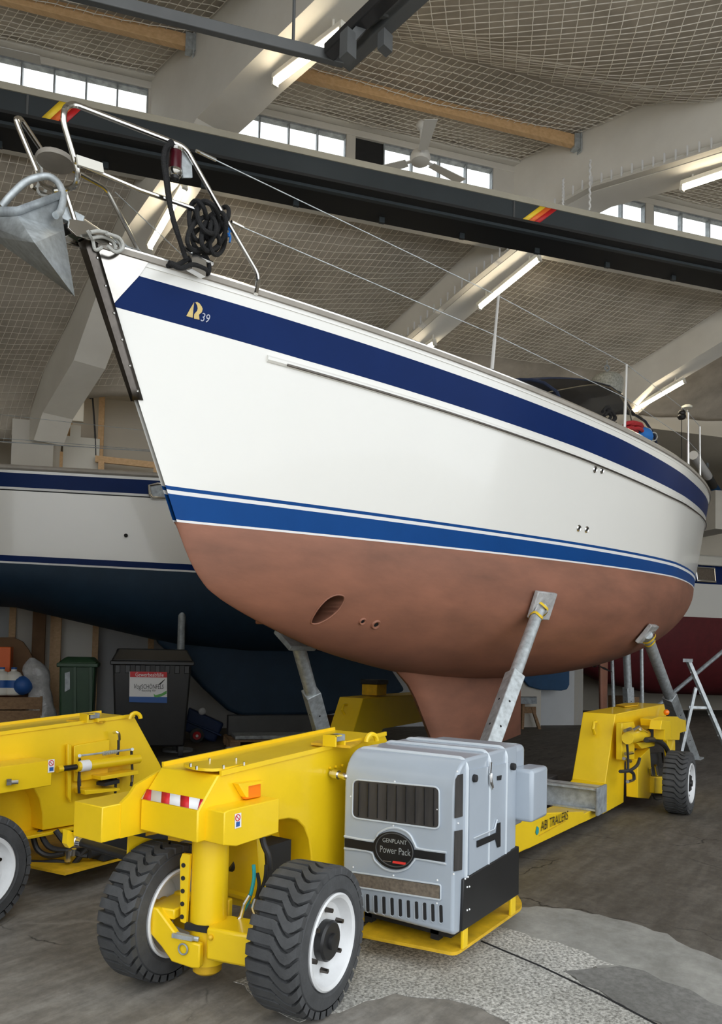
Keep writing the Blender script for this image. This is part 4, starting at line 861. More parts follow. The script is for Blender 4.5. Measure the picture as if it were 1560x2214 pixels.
def front(yc=None, xo=0., bx=2.36):
    T = (lambda x, y, z: np.array([x + xo, y if yc is None else 2 * yc - y, z])); S = 1 if yc is None else -1
    far = yc is not None
    prof = [(1.99, .617), (1.99, .736), (2.09, .86), (3.30, .925), (3.52, .6), (3.66, .30), (2.70, .325), (2.695, .42), (2.675, .5), (2.64, .56), (2.59, .60), (2.53, .618), (2.47, .622)]
    MB().prism([T(x, 2.1, z) for x, z in prof], T(0, .33, 0) - T(0, 0, 0)).build('arm_body', Yl, tp, bevel=.006)
    ed = MB(); ed.beam(T(2.10, 2.097, .868), T(3.3, 2.097, .93), .012, .02); ed.beam(T(2.10, 2.433, .868), T(3.3, 2.433, .93), .012, .02); ed.build('edge_strip', Yl, tp)
    ip = MB(); ip.box(*np.minimum(T(2.38, 2.28, .3), T(2.74, 2.32, .62)), *np.maximum(T(2.38, 2.28, .3), T(2.74, 2.32, .62))); ip.hexa([T(2.36, 2.1, .31), T(2.40, 2.1, .31), T(2.40, 2.3, .31), T(2.36, 2.3, .31), T(2.34, 2.12, .62), T(2.38, 2.12, .62), T(2.38, 2.3, .62), T(2.34, 2.3, .62)]); ip.hexa([T(2.36, 2.09, .30), T(3.6, 2.06, .285), T(3.6, 2.45, .285), T(2.36, 2.45, .30), T(2.36, 2.09, .315), T(3.6, 2.06, .31), T(3.6, 2.45, .31), T(2.36, 2.45, .315)]); ip.build('wheel_arch_plate', Yl, tp, bevel=.003)
    cu = MB(); cu.tube([T(2.37, 2.1, .30), T(2.37, 2.43, .30)], .022, 10); cu.build('hinge_tube', Yl, tp)
    # outer and inner boxes beside the head of the arm
    MB().prism([T(2.03, 2.0, .617), T(2.03, 2.0, .74), T(2.05, 2.0, .745), T(2.345, 2.0, .745), T(2.345, 2.0, .607), T(2.1, 2.0, .6)], T(0, .11, 0) - T(0, 0, 0)).build('side_box', Yl, tp, bevel=.004)
    MB().prism([T(1.815, 2.44, .597), T(1.815, 2.44, .735), T(bx, 2.44, .742), T(bx, 2.44, .607)], T(0, .18, 0) - T(0, 0, 0)).build('inner_box', Yl, tp, bevel=.004)
    MB().prism([T(1.9, 2.436, .60), T(1.9, 2.436, .738), T(1.94, 2.436, .765), T(1.97, 2.436, .80), T(2.1, 2.436, .845), T(2.1, 2.436, .6)], T(0, .014, 0) - T(0, 0, 0)).build('guard_plate', Yl, tp)
    return T
T = front()
AX2 = np.array([math.sin(math.radians(8)), -math.cos(math.radians(8)), 0])
wa = math.radians(14); AXW = np.array([math.sin(wa), -math.cos(wa), 0])
CN = np.array([2.13, 2.17, 0])
wheel(CN + AXW * .425 + np.array([.015, 0, .272]), AX2, W=.22, ph=.1); wheel(CN - AXW * .268 + np.array([.045, 0, .272]), AX2, W=.185, deep=True, ph=.05)
# steering column, yoke, brackets
cl = MB(); cl.cyl(CN + UP * .12, CN + UP * .64, .073, seg=32); cl.build('steering_column', Yl, tp)
cl = MB(); cl.lathe([(.045, .075), (.057, .085), (.057, .15), (.066, .155), (.066, .17)], CN, UP, 28); cl.build('column_foot', M['yellow_worn'], tp)
F_ = -AXW  # towards the far wheel
fw_ = np.array([-math.cos(wa), -math.sin(wa), 0])   # forward along the rolling direction
def yp(a, f, z): return CN + F_ * a + fw_ * f + UP * z
yk = MB(); yk.prism([yp(a, .085, z) for a, z in [(.215, .335), (.165, .335), (.06, .235), (.0, .228), (-.035, .225), (-.035, .135), (.0, .13), (.09, .14), (.14, .19), (.215, .25)]], fw_ * .03); yk.build('yoke_plate', Yl, tp, bevel=.006)
yk = MB(); yk.prism([yp(a, -.10, z) for a, z in [(.215, .34), (-.05, .34), (-.05, .14), (.215, .2)]], fw_ * .03); yk.obox(yp(.16, 0, .31), F_ * .06, fw_ * .09, UP * .02); yk.build('yoke_plate', Yl, tp, bevel=.006)
ax_ = MB(); ax_.obox(yp(-.15, .02, .225), F_ * .10, fw_ * .08, UP * .062); ax_.build('axle_arm', Yl, tp, bevel=.012); MB().sphere(yp(-.075, .105, .255), .011, 10).build('bolt', M['yellow_worn'], tp)
hb = MB(); hb.cyl(yp(.2, 0, .272), yp(.29, 0, .272), .05, seg=20); hb.build('axle_stub', M['yellow_worn'], tp)
kn = MB(); kn.tube([yp(.1, .10, .245), yp(.0, .105, .24), yp(-.02, .10, .238)], .009, 8); kn.obox(yp(.04, .12, .245), F_ * .045, fw_ * .006, UP * .008); kn.build('locking_pin', Gv, tp)
kn = MB(); kn.tube(arc(yp(.035, .122, .2), F_, UP, .02, 0, 2 * PI, 16), .0035, 6); kn.build('pin_loop', M['galvdark'], tp)
rk = MB(); pl = [(.06, .275), (.085, .28), (.095, .52), (.085, .545), (.05, .545)]; rk.prism([yp(a, .055, z) for a, z in pl], fw_ * .014); rk.build('hole_plate', Yl, tp)
for k in range(5): MB().lathe([(.009, 0), (.009, .003)], yp(.078, .069, .30 + .05 * k), fw_, 12).build('hole', M['blackmatt'], tp)
sl = MB(); sl.obox(yp(.01, .07, .268), F_ * .05, fw_ * .008, UP * .012); sl.build('slot', M['blackmatt'], tp)
# mudguards, cylinders, hoses of the near front unit
mg = MB(); mg.prism([aty(x, y, 2.52) for x, y in [(280, 1805), (366, 1822), (372, 1838), (330, 1836), (295, 1842), (277, 1856)]], (0, .012, 0)); mg.prism([aty(x, y, 2.46) for x, y in [(395, 1822), (445, 1826), (430, 1850), (398, 1842)]], (0, .012, 0)); mg.build('mudguard', Yl, tp)
mg = MB(); mg.prism([aty(x, y, 2.30) for x, y in [(497, 1838), (575, 1848), (552, 1872), (497, 1862)]], (0, .02, 0)); mg.prism([aty(x, y, 2.34) for x, y in [(498, 1880), (545, 1893), (525, 1960), (498, 1955)]], (0, .02, 0)); mg.build('mudguard', Yl, tp)
sc = MB(); sc.cyl(atd(180, 1822, 3.55), atd(300, 1858, 3.25), .022, seg=14); sc.build('steering_cylinder', M['black'], tp); sc2 = MB(); sc2.lathe([(.02, 0), (.028, .01), (.028, .05), (.024, .055), (.024, .09)], atd(155, 1817, 3.6), atd(180, 1822, 3.55) - atd(155, 1817, 3.6), 16); sc2.build('cylinder_fitting', M['chrome'], tp)
sc = MB(); sc.prism([aty(x, y, 2.63) for x, y in [(146, 1795), (160, 1800), (160, 1828), (150, 1834), (144, 1825)]], (0, .03, 0)); sc.build('cylinder_lug', Yl, tp)
sc = MB(); sc.cyl(atd(498, 1868, 3.2), atd(560, 1888, 3.25), .03, seg=14); sc.build('steering_cylinder', M['black'], tp)
MB().box(2.45, 2.16, .33, 2.62, 2.38, .50).build('valve_block', M['blackmatt'], tp); MB().cyl(atd(350, 1822, 3.2), atd(360, 1860, 3.2), .025, seg=12).build('damper', M['blackmatt'], tp)
for k, P in enumerate(([(548, 1870), (549, 1895), (545, 1920), (538, 1945), (527, 1968)], [(556, 1888), (560, 1912), (556, 1935), (548, 1960)], [(575, 1870), (573, 1898), (565, 1925), (558, 1950)], [(565, 1800), (570, 1825), (580, 1850), (582, 1880)])):
    MB().tube(smooth_path([atd(x, y, 2.95 + .04 * k) for x, y in P], 5), .0075 if k != 3 else .013, 8).build('hydraulic_hose', M['hose'] if k else M['teal'], tp)
fi = MB()
for x0, y0, x1, y1 in ((540, 1935, 528, 1955), (528, 1955, 520, 1985), (552, 1942, 546, 1962), (546, 1962, 552, 1978), (522, 1980, 512, 1992), (506, 1990, 500, 1996)): fi.cyl(atd(x0, y0, 2.94), atd(x1, y1, 2.94), .009, seg=8)
fi.build('hose_fitting', M['chrome'], tp)
# warning stripes, side lamp, stickers, hatch, pipe fitting, lifting eye
ws = MB(); a0, a1 = np.array([1.988, 2.425, .74]), np.array([1.988, 2.105, .74]); up_ = nrm(np.array([.10, 0, .124]));
off = nrm(np.array([-.124, 0, .10])) * .004
b0 = np.array([1.99, 0, .736])
def onch(y, h): return np.array([1.99, y, .736]) + up_ * h + off
wp = MB(); wp.add([onch(2.428, .005), onch(2.102, .005), onch(2.102, .05), onch(2.428, .05)], [(0, 1, 2, 3)]); wp.build('warning_stripe', M['white'], tp, solid=.001)
for k in range(4):
    y0 = 2.428 - .11 * k + .0; rr = MB(); c_ = lambda y: min(2.428, max(2.102, y)); p = [onch(c_(y0 - .01), .005), onch(c_(y0 - .058), .005), onch(c_(y0 - .028), .05), onch(c_(y0 + .02), .05)]; rr.add([q + off * .3 for q in p], [(0, 1, 2, 3)]); rr.build('red_bar', M['red'], tp.children[-1] if k == 0 else wpo, solid=.001)
    if k == 0: wpo = [o for o in tp.children if o.name.startswith('warning_stripe')][0]
sd = MB(); p = [aty(x, y, 2.097) for x, y in [(520, 1698), (556, 1690), (556, 1722), (522, 1728)]]; lampc = sum(p) / 4
lb = MB(); lb.prism([aty(x, y, 2.098) for x, y in [(503, 1693), (560, 1686), (556, 1692), (525, 1698), (525, 1722), (520, 1722)]], (0, -.03, 0)); lb.build('lamp_bracket', Yl, tp)
lb = MB(); lb.prism(p, (0, -.022, 0)); lb.build('side_lamp', M['amber'], tp, bevel=.006)
st_ = MB(); st_.prism([aty(x, y, 1.998) for x, y in [(507, 1760), (521, 1757), (521, 1788), (507, 1792)]], (0, -.001, 0)); so = st_.build('sticker', M['white'], tp)
dn_ = aty(514, 1768, 1.996); r_ = MB(); r_.tube([dn_ + .012 * np.array([math.cos(a), 0, math.sin(a)]) for a in np.linspace(0, 2 * PI, 20, False)], .0016, 5, True); r_.tube([dn_ + np.array([-.009, 0, .009]), dn_ + np.array([.009, 0, -.009])], .0014, 5); r_.build('prohibition_mark', M['red'], so); r_ = MB(); q = aty(514, 1782, 1.997); r_.obox(q, (.010, 0, 0), (0, .0006, 0), (0, 0, .009)); r_.build('blue_mark', M['decal_blue'], so)
def plate_on_top(px, zt, name, m, h=.012):
    mb = MB(); mb.prism([atz(x, y, zt) for x, y in px], (0, 0, h)); return mb.build(name, m, tp)
hp = smooth_path([np.array(q, float) for q in [(397, 1657), (430, 1652), (480, 1648), (528, 1650), (535, 1655), (510, 1661), (470, 1668), (425, 1666)]], 4, True)
ho = plate_on_top(hp, .875, 'hatch_cover', Yl)
for x, y in ((412, 1658), (453, 1647), (510, 1646), (483, 1662), (425, 1664), (527, 1655)):
    q = atz(x, y, .885); MB().cyl(q, q + UP * .014, .0055, seg=6).build('hatch_bolt', M['chrome'], ho)
zt2 = .905; bp_ = plate_on_top([(672, 1611), (690, 1604), (780, 1606), (757, 1618)], zt2, 'base_plate', M['yellow_worn'])
def s_v(b, c, k=.72): b.v = [tuple(np.asarray(c) + (np.array(p) - np.asarray(c)) * k) for p in b.v]; return b
def bracket_box(c, L, nm):
    c = np.asarray(c, float); b = MB(); b.obox(c + np.array([-.05, 0, .035]), (.008, 0, 0), (0, .05, 0), (0, 0, .035)); b.obox(c + np.array([.05, 0, .015]), (.008, 0, 0), (0, .05, 0), (0, 0, .015)); b.obox(c + np.array([-.0, .045, .025]), (.05, 0, 0), (0, .006, 0), (0, 0, .006)); b.obox(c + np.array([-.02, 0, .068]), (.035, 0, 0), (0, .05, 0), (0, 0, .004)); s_v(b, c).build('sensor_bracket', Yl, tp)
    b = MB(); b.obox(c + np.array([.03, -.0, .05]), (.045, 0, 0), (0, .035, 0), (0, 0, .022)); s_v(b, c).build('sensor_box', M['galvdark'], tp, bevel=.004)
bracket_box(atz(722, 1612, zt2 + .01), 0, '')
le = MB(); c = atz(803, 1603, .91); le.tube(arc(c, nrm(np.array([1, -.25, 0])), UP, .035, 0, PI, 12), .013, 8); le.build('lifting_eye', Yl, tp)
pf = MB(); q0, q1 = aty(715, 1672, 2.09), aty(745, 1678, 1.96); pf.lathe([(.016, 0), (.016, .015), (.022, .016), (.022, .045), (.015, .046), (.015, .075), (.019, .076), (.019, .1), (.012, .11)], q0, (0, -1, -.05), 14); pf.build('pipe_fitting', M['chrome'], tp); pf = MB()
for x in (712, 724, 738): q = aty(x, 1660 - (x - 712) * .2, 2.097); pf.cyl(q, q - np.array([0, .012, 0]), .006, seg=6)
pf.build('bolt_row', Yl, tp)
# ---- the far arm
YC = 3.115
T2 = front(YC, -.26, 2.62)
wheel((1.90, 3.56, .272), (math.sin(.1), -math.cos(.1), 0), ph=.2); wheel((1.96, 4.26, .272), (0, 1, 0), deep=True)
MB().cyl((1.93, 3.93, .1), (1.93, 3.93, .64), .073, seg=24).build('steering_column', Yl, tp)
MB().obox((1.93, 3.75, .25), (.07, 0, 0), (0, .12, 0), (0, 0, .06)).build('axle_arm', Yl, tp, bevel=.01)
fy = 3.785
def fp(x, y, o=0.): return aty(x, y, fy - o)
q = atz(205, 1560, .905); bp2 = MB(); bp2.prism([atz(x, y, .90) for x, y in [(143, 1561), (165, 1557), (243, 1556), (222, 1564)]], (0, 0, .012)); bp2.build('base_plate', M['yellow_worn'], tp); bracket_box(atz(193, 1561, .91), 0, '')
le = MB(); c = atz(292, 1554, .915); le.tube(arc(c, nrm(np.array([1, -.25, 0])), UP, .035, 0, PI, 12), .013, 8); le.build('lifting_eye', Yl, tp)
rp_ = MB(); rp_.prism([fp(x, y) for x, y in [(142, 1608), (150, 1610), (150, 1735), (142, 1722)]], (0, -.02, 0)); rp_.prism([fp(x, y) for x, y in [(158, 1612), (235, 1598), (230, 1680), (158, 1690)]], (0, -.012, 0)); rp_.build('door_panel', Yl, tp, bevel=.003)
hc = MB(); c0, c1 = fp(165, 1658, .06), fp(300, 1640, .06); hc.cyl(c0, c1, .029, seg=20); hco = hc.build('hydraulic_cylinder', Yl, tp)
d_ = nrm(c1 - c0); hc = MB(); hc.lathe([(.031, 0), (.033, .004), (.033, .06), (.031, .062)], c0 + d_ * .02, d_, 20); hc.build('label_band', M['white'], hco); hc = MB(); hc.cyl(c0 - d_ * .09, c0, .016, seg=12); hc.build('piston_rod', M['black'], hco); hc = MB(); hc.cyl(c0 - d_ * .09, c0 - d_ * .12, .02, seg=12); hc.build('rod_end', Yl, hco)
tb = MB(); tb.cyl(fp(172, 1634, .06), fp(286, 1620, .06), .006, seg=8); q0, q1 = fp(222, 1629, .06), fp(250, 1625, .06)
for k in range(8): tb.lathe([(.008, 0), (.014, .003), (.008, .006)], q0 + (q1 - q0) * k / 7, q1 - q0, 10)
for x, y in ((172, 1634), (286, 1620)): tb.cyl(fp(x, y, .04), fp(x, y, .075), .010, seg=8)
tb.build('turnbuckle_rod', M['galv'], tp)
for P in ([(172, 1640), (172, 1660), (170, 1690), (171, 1715)], [(284, 1624), (285, 1650), (286, 1680), (283, 1700)], [(256, 1600), (256, 1618), (254, 1632)], [(250, 1672), (250, 1695), (249, 1715)]):
    MB().tube(smooth_path([fp(x, y, .05) for x, y in P], 4), .008, 8).build('hydraulic_hose', M['hose'], tp)
MB().tube(smooth_path([fp(246, 1584, .02), fp(252, 1583, .05), fp(257, 1588, .055), fp(258, 1600, .05)], 4), .009, 8).build('hose_fitting', M['chrome'], tp)
for x, y0, y1 in ((172, 1676, 1700), (285, 1668, 1690)): MB().cyl(fp(x, y0, .05), fp(x, y1, .05), .009, seg=8).build('hose_fitting', M['chrome'], tp)
for P in ([(195, 1675), (276, 1662), (278, 1670), (196, 1683)], [(160, 1704), (236, 1700), (238, 1705), (162, 1714)]):
    b = MB(); b.prism([fp(x, y) for x, y in P], (0, -.10, 0)); b.build('step_plate', Yl, tp, bevel=.002)
b = MB(); b.prism([fp(x, y, .005) for x, y in [(208, 1690), (240, 1682), (240, 1690), (208, 1697)]], (0, -.08, 0)); b.build('valve_block', M['blackmatt'], tp)
s2 = MB(); s2.prism([aty(x, y, 3.606) for x, y in [(104, 1643), (118, 1641), (117, 1669), (103, 1671)]], (0, -.001, 0)); so2 = s2.build('sticker', M['white'], tp)
dn_ = aty(111, 1650, 3.604); r_ = MB(); r_.tube([dn_ + .014 * np.array([math.cos(a), 0, math.sin(a)]) for a in np.linspace(0, 2 * PI, 20, False)], .0018, 5, True); r_.tube([dn_ + np.array([-.01, 0, .01]), dn_ + np.array([.01, 0, -.01])], .0016, 5); r_.build('prohibition_mark', M['red'], so2); r_ = MB(); r_.obox(aty(111, 1663, 3.605), (.012, 0, 0), (0, .0006, 0), (0, 0, .01)); r_.build('blue_mark', M['decal_blue'], so2)
bt = MB(); q = aty(14, 1692, 3.60); bt.cyl(q, q + np.array([.05, -.02, 0]), .012, seg=10); bt.cyl(q, q + np.array([.02, -.01, 0]), .018, seg=6); bt.build('bolt', M['chrome'], tp)
ut = MB(); ut.prism([atz(x, y, .13) for x, y in [(60, 1876), (140, 1893), (262, 1860), (420, 1810), (250, 1780), (60, 1800)]], (0, 0, .014)); ut.build('under_tray', M['yellow_worn'], tp)
hy = MB(); hy.box(2.66, 3.55, .15, 2.95, 3.9, .30); hy.cyl((2.6, 3.6, .2), (3.1, 3.55, .2), .03, seg=12); hy.build('pump_unit', M['blackmatt'], tp)
for P in ([(70, 1800), (80, 1835), (105, 1850), (140, 1845)], [(85, 1795), (105, 1830), (140, 1838), (170, 1830)], [(65, 1865), (90, 1866), (120, 1864), (150, 1868)], [(120, 1795), (135, 1815), (165, 1845), (190, 1850)], [(190, 1835), (175, 1850), (160, 1868)]):
    MB().tube(smooth_path([atd(x, y, 4.15) for x, y in P], 5), .016, 8).build('hydraulic_hose', M['hose'], tp)
fi = MB(); fi.cyl(atd(148, 1838, 4.1), atd(147, 1862, 4.1), .02, seg=10); fi.cyl(atd(160, 1835, 4.1), atd(158, 1850, 4.1), .014, seg=8); fi.build('hose_fitting', M['chrome'], tp)
# ---- low side beams and rear cross member
def longbeam(x0, ya0, yb0, x1, ya1, yb1, z0, z1): return MB().hexa([(x0, ya0, z0), (x1, ya1, z0), (x1, yb1, z0), (x0, yb0, z0), (x0, ya0, z1), (x1, ya1, z1), (x1, yb1, z1), (x0, yb0, z1)])
longbeam(5.70, 1.815, 2.12, 6.3, 1.79, 2.1, .085, .149).build('beam_step', Yl, tp, bevel=.004)
MB().hexa([(4.68, 1.855, .085), (5.72, 1.814, .085), (5.72, 1.98, .085), (4.68, 2.05, .085), (4.68, 1.855, .316), (5.72, 1.814, .17), (5.72, 1.98, .17), (4.68, 2.05, .316)]).build('beam_taper', Yl, tp, bevel=.006)
bo_ = longbeam(3.3, 1.91, 2.3, 4.7, 1.854, 2.12, .085, .318).build('side_beam', Yl, tp, bevel=.01)
longbeam(3.3, 3.95, 4.3, 6.3, 4.42, 4.73, .085, .335).build('side_beam', Yl, tp, bevel=.01)
cb = MB(); z0, z1 = .15, .325
for zz in (z0, z1 - .014): cb.box(5.86, 1.76, zz, 6.06, 4.8, zz + .014)
cb.box(5.92, 1.76, z0, 5.935, 4.8, z1); cb.build('cross_member', Gv, tp)
cb = MB(); cb.box(5.84, 1.745, z0 - .03, 6.08, 1.765, z1 + .012); cb.build('end_plate', M['galvdark'], tp, bevel=.004)
for q in ((3.9, 2.36, .1, 5.8, 2.5, .36), (3.9, 3.8, .1, 5.8, 3.9, .3), (5.2, 2.5, .12, 5.4, 3.8, .28), (6.1, 2.3, .05, 6.5, 3.9, .30), (4.3, 2.75, .05, 5.8, 2.85, .42), (4.3, 2.85, .05, 4.4, 3.7, .42)): MB().box(*q).build('inner_frame', M['rail'], tp, bevel=.006)
tx0 = aty(1163, 1808, 1.868); dirx = nrm(np.array([3.0, -.12, 0])); nb = np.array([dirx[1], -dirx[0], 0])
P0 = onpl(1167, 1797, np.array([3.3, 1.91, 0]), nb); P1 = onpl(1226, 1765, np.array([3.3, 1.91, 0]), nb)
tm = text_mb('ABI TRAILERS', P0, dirx, UP, .092, .002, .12, (.74 * np.linalg.norm(P1 - P0) / .62, 1)); 
xs_ = [p[0] for p in tm.v]; sc_ = np.linalg.norm(P1 - P0) / (max(xs_) - min(xs_)); tm.v = [tuple(P0 + (np.array(p) - P0) * np.array([sc_, sc_, 1])) for p in tm.v]
tm.v = [tuple(np.array(p) + nb * .003) for p in tm.v]; tm.build('beam_lettering', M['black'], bo_)
dm = MB(); pl_ = lambda x, y: onpl(x, y, np.array([3.3, 1.91, 0]) + nb * .003, nb); dm.prism([pl_(x, y) for x, y in [(1157, 1800), (1160, 1786), (1164, 1790), (1164, 1800), (1160, 1806)]], nb * .001); dm.build('emblem', M['teal'], bo_)
tl = MB(); tl.prism([pl_(x, y) for x, y in [(1165, 1806), (1222, 1774), (1222, 1776), (1165, 1808)]], nb * .001); tl.build('small_print_line', M['yellow_worn'], bo_)
# ---- rear units
def rear(y0, y1, out, xo=0., det=True):
    sgn = 1 if out < 0 else -1
    pr_ = [(6.16, .075), (6.16, .30), (6.22, .32), (6.50, .872), (8.32, .877), (8.42, .78), (8.42, .56), (6.9, .52), (6.80, .42), (6.78, .075)]
    o = MB().prism([(x + xo, y0, z) for x, z in pr_], (0, y1 - y0, 0)).build('rear_body', Yl, tp, bevel=.006)
    k = MB(); k.tube(arc((6.42 + xo, (y0 + y1) / 2, .74), nrm((.42, 0, .9)), (0, .0, 0), .0, 0, 1, 2), .001, 4)
    e = MB(); ymid = (y0 + y1) / 2; e.tube([(6.42 + xo, ymid, .80), (6.36 + xo, ymid, .80), (6.33 + xo, ymid, .75), (6.38 + xo, ymid, .70)], .014, 8); e.build('lifting_eye', Yl, o)
    return o
ro = rear(1.80, 2.08, -1); ro2 = rear(4.42, 4.73, 1)
for x, y in ((1262, 1613), (1274, 1631)):
    q = atx(x, y, 6.38); 
cv = MB(); cv.prism([atz(x, y, .88) for x, y in [(1330, 1526), (1350, 1522), (1380, 1521), (1378, 1526), (1350, 1529)]], (0, 0, .01)); cv.build('hatch_cover', M['yellow_worn'], tp)
wheel((7.02, 1.385, .272), (0.02, -1, 0), W=.20, ph=.1); wheel((7.3, 5.1, .272), (0, 1, 0)); None
Y3 = 1.76
def rq(x, y, o=0.): return aty(x, y, Y3 - o)
def rbox(px, th, name, m, o=0., bev=.004): return MB().prism([rq(x, y, o) for x, y in px], (0, -th, 0)).build(name, m, tp, bevel=bev)
rbox([(1331, 1563), (1357, 1560), (1360, 1570), (1358, 1640), (1331, 1642)], .05, 'hinge_plate', Yl)
rbox([(1383, 1553), (1398, 1548), (1440, 1548), (1448, 1555), (1444, 1598), (1424, 1598), (1424, 1568), (1384, 1568)], .11, 'steering_head', Yl, .02)
rbox([(1405, 1556), (1424, 1556), (1424, 1598), (1412, 1598), (1412, 1576), (1402, 1576)], .1, 'head_block', Yl, .13)
rbox([(1396, 1576), (1412, 1576), (1412, 1597), (1396, 1597)], .02, 'gap', M['blackmatt'], .03)
rbox([(1448, 1552), (1465, 1556), (1466, 1580), (1450, 1584)], .08, 'head_lug', Yl, .02)
rbox([(1385, 1677), (1432, 1677), (1440, 1682), (1440, 1708), (1434, 1715), (1385, 1712)], .12, 'axle_arm', Yl, .0, .008)
rbox([(1353, 1640), (1380, 1615), (1384, 1680), (1383, 1715), (1378, 1724), (1353, 1722)], .1, 'lower_frame', Yl, -.02)
rbox([(1432, 1600), (1450, 1590), (1450, 1660), (1440, 1668)], .04, 'lower_frame', Yl, .06)
rbox([(1386, 1628), (1422, 1626), (1424, 1676), (1386, 1676)], .05, 'checker_plate', M['blackmatt'], -.02)
c0, c1 = rq(1356, 1596, .10), rq(1394, 1588, .05); hc = MB(); hc.cyl(c0, c1, .05, seg=20); hco = hc.build('hydraulic_cylinder', Yl, tp); hc = MB(); hc.cyl(c1, c1 + nrm(c1 - c0) * .05, .03, seg=14); hc.build('cylinder_fitting', M['chrome'], hco)
rbox([(1360, 1605), (1402, 1600), (1400, 1612), (1372, 1618)], .06, 'cylinder_mount', Yl, .02)
ft = MB()
for x0, y0, x1, y1 in ((1350, 1580, 1362, 1576), (1366, 1580, 1380, 1572), (1384, 1576, 1398, 1582), (1352, 1630, 1366, 1628), (1348, 1640, 1362, 1646), (1404, 1660, 1406, 1676), (1416, 1655, 1420, 1676), (1356, 1690, 1368, 1686), (1452, 1576, 1462, 1578)): ft.cyl(rq(x0, y0, .1), rq(x1, y1, .1), .015, seg=8)
ft.build('hose_fitting', M['chrome'], tp)
for P, r in (([(1396, 1600), (1415, 1600), (1436, 1612), (1446, 1635), (1442, 1652), (1428, 1655)], .024), ([(1340, 1668), (1360, 1666), (1376, 1655), (1382, 1640)], .014), ([(1355, 1610), (1357, 1640), (1357, 1665)], .01), ([(1356, 1665), (1368, 1672), (1370, 1685)], .014), ([(1410, 1716), (1416, 1727), (1428, 1727), (1434, 1716)], .008)):
    MB().tube(smooth_path([rq(x, y, .13) for x, y in P], 5), r, 8).build('hydraulic_hose', M['hose'], tp)
lm = MB(); lm.sphere(rq(1440, 1540, .06), .03, 12); lm.build('side_lamp', M['amber'], tp); MB().cyl((7.0, 1.92, .1), (7.0, 1.92, .55), .06, seg=20).build('steering_column', Yl, tp)
ctl = thing('control_box', 'yellow winch box with black lid standing on the far rear unit behind the keel', 'box', atd(772, 1498, 7.9))
b = MB(); p = [atd(x, y, 7.9) for x, y in [(756, 1474), (788, 1474), (788, 1500), (756, 1500)]]; e_ = nrm(np.array([.824, .566, 0])) * .2; 
zt_ = .885; cx, cy = 6.95, 4.58
MB().box(cx - .1, cy - .1, zt_, cx + .1, cy + .1, zt_ + .12).build('box_body', M['yellow_worn'], ctl, bevel=.004); MB().box(cx - .115, cy - .115, zt_ + .12, cx + .115, cy + .115, zt_ + .17).build('lid', M['black'], ctl, bevel=.006)
ctl.location = (cx, cy, zt_)
for ch in ctl.children: ch.matrix_parent_inverse = Matrix.Translation(-ctl.location)
# ------------------------------------------------------------------ silver power pack on its yellow tray
pp = thing('power_pack', 'silver-grey power pack housing with black oval badge between wheel and beam', 'generator', (3.1, 1.7, .12))
Sv = M['silver']; XF, YN, YF = 2.80, 1.43, 2.0
prof = [(XF + .02, .178), (XF, .195), (XF, .77)] + [(XF + .13 - .13 * math.cos(a), .77 + .135 * math.sin(a)) for a in np.linspace(.15, PI / 2, 8)] + [(3.46, .912), (3.46, .178)]
body = MB().prism([(x, YN, z) for x, z in prof], (0, YF - YN, 0)).build('housing', Sv, pp, bevel=.028, seg=4, ang=40)
rb = MB()
def loop_rib(x, w=.010, h=.002):
    zt = .912 if x > XF + .13 else .77 + .135 * math.sin(math.acos(max(0, (XF + .13 - x) / .13)))
    m = MB(); P = [(x, YN - h * .5, .40), (x, YN - h * .5, zt - .03), (x, YN + .02, zt + h * .4), (x, YF - .03, zt + h * .4), (x, YF + h * .3, zt - .03), (x, YF + h * .3, .40)]
    m.tube(rnd_path(P, .03, 4), w, 8); return m.build('seam_rib', M['silverlight'], pp)
for x in (2.905, 3.13, 3.32): loop_rib(x)
MB().prism([(x, YN - .012, z) for x, z in [(2.86, .185), (2.87, .40), (3.0, .405), (3.2, .41), (3.47, .42), (3.475, .185)]], (0, .03, 0)).build('black_skirt', M['black'], pp, bevel=.004)
MB().box(2.9, YN + .06, .13, 3.4, YF - .06, .19).build('under_frame', M['blackmatt'], pp)
MB().box(3.44, YN + .02, .5, 3.62, YF - .06, .905).build('rear_cowl', Sv, pp, bevel=.03, seg=4)
MB().box(3.45, YN - .085, .545, 3.66, YN + .03, .80).build('side_box', Sv, pp, bevel=.018, seg=3)
# front face features measured on the plane x = XF
def ff(x, y, o=.004): return atx(x, y, XF - o)
def rquad(px, r=8, n=5):
    out = []; P = [np.array(q, float) for q in px]; m = len(P)
    for i in range(m):
        a, b = nrm(P[i - 1] - P[i]), nrm(P[(i + 1) % m] - P[i])
        for k in range(n + 1): t = k / n; out.append((1 - t) ** 2 * (P[i] + a * r) + 2 * t * (1 - t) * P[i] + t * t * (P[i] + b * r))
    return out
def fpanel(px, name, m, o=.004, th=.006, r=8, parent=None): 
    return MB().prism([ff(x, y, o) for x, y in rquad(px, r)], (-th + .0, 0, 0)).build(name, m, parent or pp)
gr = fpanel([(765, 1687), (947, 1703), (947, 1791), (763, 1766)], 'grille', M['grille'], .001, .003, 12)
rimp = [ff(x, y, .004) for x, y in rquad([(763, 1685), (949, 1702), (949, 1793), (761, 1768)], 13)]; MB().tube(rimp, .004, 6, True).build('grille_rim', M['silverlight'], gr)
for k in range(9):
    f = (k + .5) / 9; s_ = MB(); s_.beam(ff(765 + 182 * f, 1688 + 15 * f + 3, .006), ff(764 + 183 * f, 1765 + 25 * f - 3, .006), .006, .003); s_.build('grille_bar', M['black'], gr)
fl_ = fpanel([(762, 1887), (950, 1915), (950, 1944), (762, 1914)], 'filter_panel', M['filter'], .001, .003, 3)
